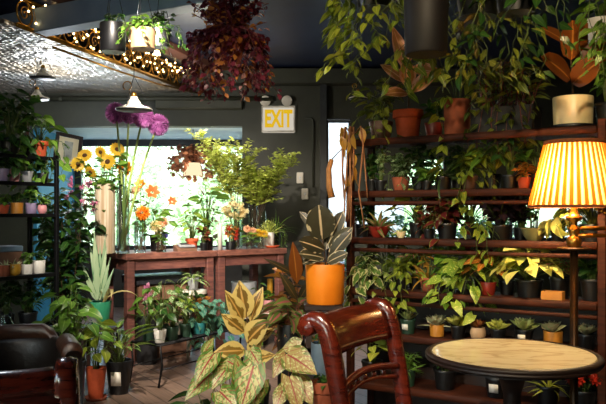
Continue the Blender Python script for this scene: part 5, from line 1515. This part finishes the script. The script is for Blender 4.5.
# ================================================================== shelf row 2
GS = 'plants on the second board of the shelf'
row2 = [
 (372, .12, 'nursery', .04, .07, T_BLACK, bush(11, .16, .06, .05, .022, 8), L_DEEP, 'potted_plant', 'small dark plant at the left end of the second board'),
 (381, .07, 'nursery', .035, .06, T_BLACK, bush(8, .2, .04, .03, .02, 9), L_VARIEG, 'hoya', 'thin upright plant with pale flecks on the second board, near its left end'),
 (401, .10, 'tapered', .05, .075, T_TERRA2, both(bush(19, .14, .1, .045, .03, 9), vines(6, .1, .04, .03)), L_VARIEG, 'peperomia', 'dense small-leaved bush in a clay pot on the second board'),
 (420, .16, 'nursery', .05, .08, T_BLACK, bush(12, .2, .1, .06, .03, 7), L_DEEP, 'potted_plant', 'dark leafy plant behind the small-leaved bush on the second board'),
 (443, .10, 'nursery', .048, .075, T_BLACK, rosette(30, .2, .011, 85, 10, 1.5), L_SPIDERD, 'spider_plant', 'spider plant with thin arching leaves on the second board'),
 (469, .09, 'tapered', .045, .07, T_BROWN, both(bush(14, .15, .1, .05, .03, 7), vines(3, .28, .05, .03, az0=PI + .6, az1=2 * PI - .6)), L_YEL, 'hoya', 'yellow-green trailing plant with a long hanging vine in the middle of the second board'),
 (492, .14, 'nursery', .05, .08, T_BLACK, petiole(22, .17, .12, .10, .05, 'lance'), L_GREEN, 'peace_lily', 'bright lance-leaved plant on the second board left of the lampshade'),
 (510, .08, 'nursery', .045, .07, T_BLACK, petiole(19, .2, .1, .09, .045, 'lance'), L_DEEP, 'peace_lily', 'dark lance-leaved plant on the second board beside the lampshade'),
 (524, .05, 'tapered', .032, .055, T_TERRA, bush(6, .09, .05, .05, .03, 5), L_CROTON, 'croton', 'small clay pot of rust leaves on the second board beside the lampshade'),
 (560, .12, 'nursery', .05, .08, T_BLACK, bush(12, .17, .1, .06, .03, 7), L_GREEN, 'potted_plant', 'leafy plant on the second board hidden behind the lampshade'),
 (596, .12, 'nursery', .05, .08, T_BLACK, bush(12, .17, .1, .06, .03, 7), L_DEEP, 'potted_plant', 'leafy plant at the right end of the second board behind the lampshade'),
]
row3 = [
 (379, .09, 'bowl', .06, .06, T_RED, rosette(22, .13, .024, 80, 0, 1.0, 'lance'), L_PINKGR, 'tradescantia', 'pink and green striped rosette in a low red bowl, left on the third board'),
 (401, .06, 'bowl', .028, .035, T_CREAM, rosette(10, .04, .012, 70, 10, .5, 'lance'), L_SUCC, 'succulent', 'tiny cream dish on the third board beside the striped rosette'),
 (418, .17, 'nursery', .05, .08, T_BLACK, petiole(26, 0.190, 0.115, .09, .06, 'oval'), L_LIME, 'philodendron', 'bright lime leaves at the back of the third board'),
 (447, .09, 'nursery', .055, .08, T_BLACK, both(bush(26, 0.157, 0.138, .065, .042, 8), vines(5, .12, .06, .04)), L_RED, 'coleus', 'dark red leafy plant in the middle of the third board'),
 (470, .15, 'nursery', .05, .08, T_BLACK, petiole(30, 0.190, 0.149, .09, .055, 'heart'), L_POTHOS, 'pothos', 'green heart-leaved plant behind the dark red one on the third board'),
 (500, .10, 'nursery', .06, .075, T_BLACK, bush(35, 0.190, 0.161, .055, .042, 8), L_PURP, 'oxalis', 'nearly black purple-leaved bush on the third board'),
 (480, .04, 'nursery', .03, .05, T_BLACK, vines(4, .2, .06, .035, az0=PI + .5, az1=2 * PI - .5), L_POTHOS, 'pothos', 'small pot with a green vine hanging below the third board'),
 (534, .10, 'bowl', .062, .06, T_OLIVE, bush(5, 0.179, 0.057, .05, .02, 5), L_DEEP, 'bonsai', 'thick-stemmed plant in an olive oval bowl on the third board under the lampshade'),
 (558, .05, 'nursery', .035, .05, T_BLACK, both(petiole(12, 0.078, 0.069, .1, .06, 'oval', .9, tip=-.8)), L_LIMEPOTHOS, 'pothos', 'small pothos with one hanging lime leaf left of the lamp stem'),
 (592, .11, 'nursery', .055, .08, T_BLACK, petiole(39, 0.134, 0.138, .08, .05, 'heart'), L_LIME, 'philodendron', 'yellow-green leaves on the third board right of the lamp stem'),
]
row4 = [
 (366, .06, 'nursery', .045, .07, T_BLACK, both(bush(9, .14, .06, .06, .035, 6), vines(7, .26, .075, .055, az0=PI, az1=2 * PI)), L_HOYA, 'hoya', 'cream-edged leaves trailing at the left end of the fourth board'),
 (386, .14, 'nursery', .05, .08, T_BLACK, petiole(19, .2, .1, .09, .05, 'oval'), L_DEEP, 'philodendron', 'dark leafy plant at the back left of the fourth board'),
 (401, .06, 'nursery', .042, .065, T_BLACK, both(bush(12, .13, .1, .05, .035, 7), vines(7, .2, .05, .04, az0=PI, az1=2 * PI)), L_YEL, 'hoya', 'yellow-green vine spilling over the front of the fourth board'),
 (428, .09, 'tapered', .045, .07, T_TERRA2, both(rosette(16, .16, .016, 80, 10, 1.3, 'lance'), bush(6, .2, .1, .05, .02, 4)), L_DRYLEAF, 'bromeliad', 'straw-coloured spiky plant in a clay pot on the fourth board'),
 (447, .16, 'nursery', .05, .08, T_BLACK, petiole(22, .19, .12, .10, .065, 'heart'), L_GREEN, 'pothos', 'green heart leaves at the back of the fourth board'),
 (465, .06, 'nursery', .045, .07, T_BLACK, both(petiole(19, .12, .1, .10, .07, 'heart'), vines(4, .18, .09, .06, az0=PI, az1=2 * PI)), L_POTHOS, 'pothos', 'large-leaved pothos spilling over the middle of the fourth board'),
 (488, .07, 'tapered', .042, .065, T_RED, petiole(22, .15, .09, .09, .04, 'lance'), L_CROTON, 'croton', 'red-orange leaved plant beside the large lime pothos'),
 (483, .16, 'nursery', .05, .08, T_BLACK, bush(12, .19, .1, .07, .03, 7), L_RED, 'coleus', 'dark red plant at the back of the fourth board beside the lime pothos'),
 (529, .10, 'nursery', .068, .085, T_BLACK, both(petiole(40, .13, .15, .1, .062, 'oval', 1.0, tip=.1), petiole(26, .19, .1, .1, .062, 'oval', 1.1, tip=.25)), L_LIMEPOTHOS, 'pothos', 'large glowing lime and yellow pothos in a black pot on the fourth board'),
 (560, .12, 'nursery', .05, .1, T_BLACK, bush(11, .12, .09, .06, .03, 6), L_PINKGR, 'potted_plant', 'black pot of pinkish leaves left of the lamp pole on the fourth board'),
 (592, .11, 'nursery', .055, .1, T_BLACK, bush(12, .14, .1, .06, .03, 6), L_DEEP, 'potted_plant', 'dark pot of leaves right of the lamp pole on the fourth board'),
]
for row, items in ((1, row2), (2, row3), (3, row4)):
    for px, t, kd, r, h, m, pl, lm, nm, lb in items:
        potted(nm, lb, sp3(px, t, row), (kd, r, h, m), pl, lm, ('plants on the second board of the shelf', 'plants on the third board of the shelf', 'plants on the fourth board of the shelf')[row - 1])
q = MB(); q.sphere((0, 0, .028), .028, 16, 12); o = q.build('red_ball', T_RED); o.location = sp3(536, .16, 1); tag(o, 'small red ball ornament on the second board at the lampshade edge', 'ornament')
cyl_pot('ceramic_cup', 'small pale blue cup on the second board left of the lampshade', 'cup', sp3(528, .20, 1), .03, .06, T_BLUEGREY)
e = empty('wooden_box', sp3(553, .04, 3), 'shallow orange wooden box at the front of the fourth board', 'box', rz=math.atan2(SE.y, SE.x))
q = MB(); q.box((0, 0, .004), (.09, .06, .008));
for y in (-.03, .03): q.box((0, y, .02), (.09, .005, .04))
for x in (-.045, .045): q.box((x, 0, .02), (.005, .06, .04))
q.build('box_body', T_OCHRE, e, smooth=False)
fill = [
 (1, 427, .04, 'nursery', .03, .05, T_BLACK, bush(9, .1, .09, .05, .028, 7), L_GREEN, 'potted_plant', 'small bushy green pot on the second board left of the spider plant'),
 (1, 458, .20, 'nursery', .04, .07, T_BLACK, bush(12, .19, .1, .055, .03, 8), L_DEEP, 'potted_plant', 'dark bush at the back of the second board behind the long hanging vine'),
 (1, 537, .11, 'nursery', .04, .07, T_BLACK, petiole(14, .17, .1, .09, .05, 'lance'), L_GREEN, 'peace_lily', 'lance-leaved plant on the second board just behind the left lampshade edge'),
 (2, 429, .04, 'nursery', .03, .05, T_BLACK, bush(10, .11, .09, .05, .034, 7), L_RED, 'coleus', 'small dark red plant at the front of the third board, left of the larger one'),
 (2, 521, .19, 'nursery', .04, .06, T_BLACK, bush(12, .17, .11, .055, .036, 8), L_PURP, 'oxalis', 'dark leafy pot at the back of the third board left of the olive bowl'),
 (2, 362, .15, 'nursery', .04, .07, T_BLACK, bush(10, .16, .09, .06, .03, 7), L_DEEP, 'potted_plant', 'dark plant at the far left back of the third board'),
 (3, 415, .15, 'nursery', .04, .07, T_BLACK, bush(12, .17, .1, .06, .03, 8), L_PINKGR, 'tradescantia', 'pink-flushed plant at the back of the fourth board behind the spilling vine'),
 (3, 447, .05, 'nursery', .035, .06, T_BLACK, both(bush(10, .1, .1, .055, .035, 7), vines(5, .12, .05, .036, az0=PI, az1=2 * PI)), L_GREEN, 'hoya', 'small green trailing plant at the front of the fourth board, left of the large pothos'),
 (3, 507, .15, 'nursery', .04, .07, T_BLACK, petiole(18, .17, .11, .09, .055, 'heart'), L_POTHOS, 'pothos', 'marbled pothos at the back of the fourth board, left of the glowing lime one'),
]
for row, px, t, kd, r, h, m, pl, lm, nm, lb in fill:
    potted(nm, lb, sp3(px, t, row), (kd, r, h, m), pl, lm, ('plants on the second board of the shelf', 'plants on the third board of the shelf', 'plants on the fourth board of the shelf')[row - 1])
# row 5 succulents
GC = 'succulents on the fifth board of the shelf'
row5 = [
 (358, .07, 'nursery', .04, .075, T_BLACK, both(succulent(0.070), bush(6, .12, .07, .05, .022, 6)), L_GREEN, None, 'leafy green succulent at the left end of the fifth board beside the chair'),
 (384, .15, 'nursery', .04, .07, T_BLACK, bush(8, .12, .08, .05, .022, 6), L_DEEP, None, 'dark plant at the back left of the fifth board'),
 (408, .07, 'nursery', .042, .075, T_DKGREEN, succulent(0.070, 24), L_SUCC, T_TAG, 'green succulent in a dark green pot with a white tag, first along the fifth board'),
 (437, .07, 'cylinder', .037, .06, T_OCHRE, both(succulent(0.077, 24, .4), rosette(10, .09, .012, 60, 10, .5, 'lance')), L_SUCCG, None, 'spiky grey succulent in an ochre pot on the fifth board'),
 (458, .07, 'nursery', .04, .065, T_BLACK, succulent(0.079, 26, .5), L_SUCCY, None, 'yellow-green succulent in a black pot between the ochre and beige pots'),
 (478, .06, 'round', .039, .065, T_BEIGE, succulent(0.064, 20, .45), L_SUCCR, None, 'red-brown succulent in a beige round pot on the fifth board'),
 (498, .07, 'nursery', .04, .065, T_BLACK, succulent(0.072, 22, .5), L_SUCCY, None, 'pale yellow succulent in a black pot right of the beige pot'),
 (524, .06, 'nursery', .045, .075, T_BLACK, succulent(0.087, 30, .42), L_SUCC, T_TAG, 'broad succulent in a black pot with a white tag behind the marble table'),
 (553, .06, 'cylinder', .044, .078, T_OCHRE, succulent(0.074, 24, .5), L_SUCCG, None, 'grey-green succulent in a wide ochre pot behind the marble table'),
 (586, .08, 'nursery', .045, .075, T_BLACK, succulent(0.074, 24, .5), L_SUCCG, None, 'grey-green succulent in a black pot right of the lamp pole'),
]
for px, t, kd, r, h, m, pl, lm, tg, lb in row5:
    potted('succulent', lb, sp3(px, t, 4), (kd, r, h, m), pl, lm, GC, tagm=tg, rot=-.56)
GL = 'pots on the bottom board of the shelf'
row6 = [
 (372, .10, 'nursery', .06, .10, T_BLACK, petiole(12, .14, .1, .09, .06, 'heart'), L_LIME, None, 'potted_plant', 'lime-leaved plant on the bottom board seen through the chair back'),
 (406, .06, 'nursery', .055, .09, T_DKGREEN, both(rosette(40, .10, .009, 85, 5, .6, 'lance'), bush(8, .12, .08, .05, .01, 8)), L_GREEN, T_TAG, 'spiky_palm', 'feathery green plant in a tagged pot on the bottom board right of the chair'),
 (445, .10, 'nursery', .06, .10, T_BLACK, bush(8, .12, .08, .05, .025, 6), L_DEEP, None, 'potted_plant', 'dark plant on the bottom board under the left edge of the marble table'),
 (497, .08, 'nursery', .06, .10, T_BLACK, bush(8, .1, .09, .05, .02, 7), L_DEEP, T_TAG, 'potted_plant', 'dark plant in a tagged pot on the bottom board below the marble table'),
 (548, .07, 'nursery', .055, .09, T_BLACK, rosette(20, .11, .012, 80, 5, 1.1, 'lance'), L_LIME, None, 'spider_plant', 'yellow strap-leaved plant on the bottom board below the marble table'),
 (584, .07, 'nursery', .055, .09, T_BLACK, bush(8, .1, .08, .05, .02, 7), L_DEEP, None, 'potted_plant', 'red flowering plant at the right end of the bottom board'),
]
for px, t, kd, r, h, m, pl, lm, tg, nm, lb in row6:
    bl = (P_RED, poms(12, 0, -.02, .08, .06, .05, .12, .022, 16, .03, .02)) if px == 584 else None
    potted(nm, lb, sp3(px, t, 5), (kd, r, h, m), pl, lm, GL, tagm=tg, bloom=bl, rot=-.56)

# ================================================================== hanging plants
def hanging(name, label, top, pot, plant, leafm, extra=None, stemm=None, zc=ZC, cordm=None):
    """a hanging pot: its base at `top` less the pot height, three cords to one ceiling hook"""
    e = potted(name, label, top - V((0, 0, pot[2])), pot, plant, leafm, stemm=stemm, cat='hanging plant')
    q = MB(); r, h = pot[1], pot[2]; ap = V((0, 0, min(h + .34, zc - (top.z - h) - .03)))
    for a in (.4, 2.5, 4.6): q.tube([(math.cos(a) * r * .97, math.sin(a) * r * .97, h * .97), ap], .0022, n=4)
    q.tube([ap, (0, 0, zc - (top.z - h))], .003, n=4)
    q.build('hanging_cord', cordm or M_STEMB, e)
    if extra: extra(e)
    return e
p = at(228, 42, 3.6)
def burg(e):
    rng = random.Random(55); a, b = MB(), MB()
    both(bush(16, .2, .2, .04, .026, 9), vines(10, .26, .04, .024, 'oval', gap=.03, wig=.15))(a, b, .1, .08, rng)
    a3, b3 = MB(), MB(); both(bush(12, .1, .22, .034, .022, 9), vines(9, .25, .034, .022, 'oval', gap=.03, wig=.15))(a3, b3, .1, .08, rng); b3.build('blush_foliage', L_BLUSH, e)
    b.build('copper_foliage', L_COPPER, e); a.build('copper_stem', M_STEMR, e)
hanging('tradescantia', 'large burgundy-leaved plant hanging from the ceiling', p, ('tapered', .085, .13, T_TERRA2),
  both(bush(40, .28, .21, .038, .024, 22, 'oval', .5, lift=(-.9, .5)), bush(36, .02, .22, .038, .024, 20, 'oval', .5, lift=(-.9, .5), arc=4), vines(30, .25, .038, .024, 'oval', gap=.014, out=.11, rise=.09, wig=.16)), L_BURG, burg, M_STEMR, cordm=M_IRON)
hanging('hanging_pot', 'black hanging pot under the slate beam, left of the cream one', at(113, 24, 4.7), ('cylinder', .085, .185, T_BLACK), bush(6, .12, .09, .05, .025, 6), L_DEEP, cordm=M_IRON)
hanging('hanging_pot', 'cream terracotta hanging pot with green leaves under the slate beam', at(143, 29, 4.6), ('cylinder', .08, .13, T_BEIGE), both(bush(12, .1, .14, .05, .03, 8), vines(8, .1, .045, .03)), L_GREEN, cordm=M_IRON)
hanging('hanging_pot', 'dark leafy hanging pot between the cream pot and the burgundy plant', at(160, 30, 5.0), ('nursery', .08, .12, T_BLACK), both(bush(10, .14, .12, .05, .03, 8), vines(6, .14, .05, .03)), L_DEEP, cordm=M_IRON)
hanging('hanging_pot', 'large black pot hanging at the top of the picture above the shelf', at(426, -4, 2.75) , ('cylinder', .086, .225, M_BLACKMATT), bush(7, .14, .12, .06, .03, 6), L_YEL)
hanging('pothos', 'yellow-green vine hanging above the dried vine, left of the large black pot', at(374, -22, 3.05), ('nursery', .09, .13, T_BLACK), both(vines(24, .47, .06, .036, 'heart', gap=.036, out=.15, rise=.06, wig=.14), bush(10, .16, .18, .06, .036, 8)), L_YEL, stemm=M_STEM)
hanging('pothos', 'green vine hanging between the left vine and the large black pot', at(388, -30, 3.25), ('nursery', .09, .13, T_BLACK), both(vines(8, .28, .065, .042, 'heart', gap=.045, out=.12, rise=.05, wig=.12)), L_POTHOS)
hanging('philodendron', 'broad curtain of green vine hanging right of the large black pot', at(478, -16, 3.0), ('nursery', .10, .14, T_BLACK), both(vines(19, .44, .065, .03, 'lance', gap=.042, out=.14, rise=.06, wig=.14), bush(8, .14, .18, .07, .035, 7)), L_VINE)
hanging('philodendron', 'green vine hanging left of the rust-leaved rubber plant', at(516, -20, 2.78), ('nursery', .09, .13, T_BLACK), both(vines(10, .38, .07, .034, 'lance', gap=.05, out=.11, rise=.05, wig=.12)), L_DEEP)
hanging('fern', 'leafy plant hanging at the upper right edge above the lamp', at(628, -8, 3.0), ('nursery', .09, .13, T_BLACK), both(vines(12, .4, .07, .04, gap=.06, out=.13)), L_GREEN)
hanging('hanging_pot', 'white ribbed pot hanging at the upper right edge beside the rubber plant', at(601, 20, 3.5), ('tapered', .08, .12, T_WHITE), bush(6, .14, .1, .06, .03, 6), L_DEEP)
# red dried leaves round the lantern
p = at(197, 158, 8.9)
e = empty('dried_wreath', p, 'hanging swirl of dried red leaves around the lit lantern', 'dried plant')
rng = random.Random(31); a, b = MB(), MB()
for i in range(34):
    az = rng.uniform(0, 2 * PI); R_ = rng.uniform(.2, .34); z0 = rng.uniform(-.1, .12)
    pts = [V((0, 0, .14)), V((math.cos(az) * R_ * .6, math.sin(az) * R_ * .5, .12 + z0 * .3)), V((math.cos(az) * R_, math.sin(az) * R_ * .8, z0)), V((math.cos(az) * R_ * 1.05, math.sin(az) * R_ * .8, z0 - rng.uniform(.1, .26)))]
    a.tube(pts, .003, n=3)
    for k in range(13):
        u = rng.uniform(.8, 2.99); j = int(u); w_ = pts[j].lerp(pts[min(3, j + 1)], u - j)
        b.leaf(w_, (rng.uniform(-1, 1), rng.uniform(-1, 1), rng.uniform(-1, .4)), .08, .06, 'round', .4, .2, 3, rng=rng)
a.tube([(0, 0, .14), (0, 0, ZH - p.z)], .004, n=4)
a.build('stem', M_STEMB, e); b.build('foliage', L_DRYRED, e)
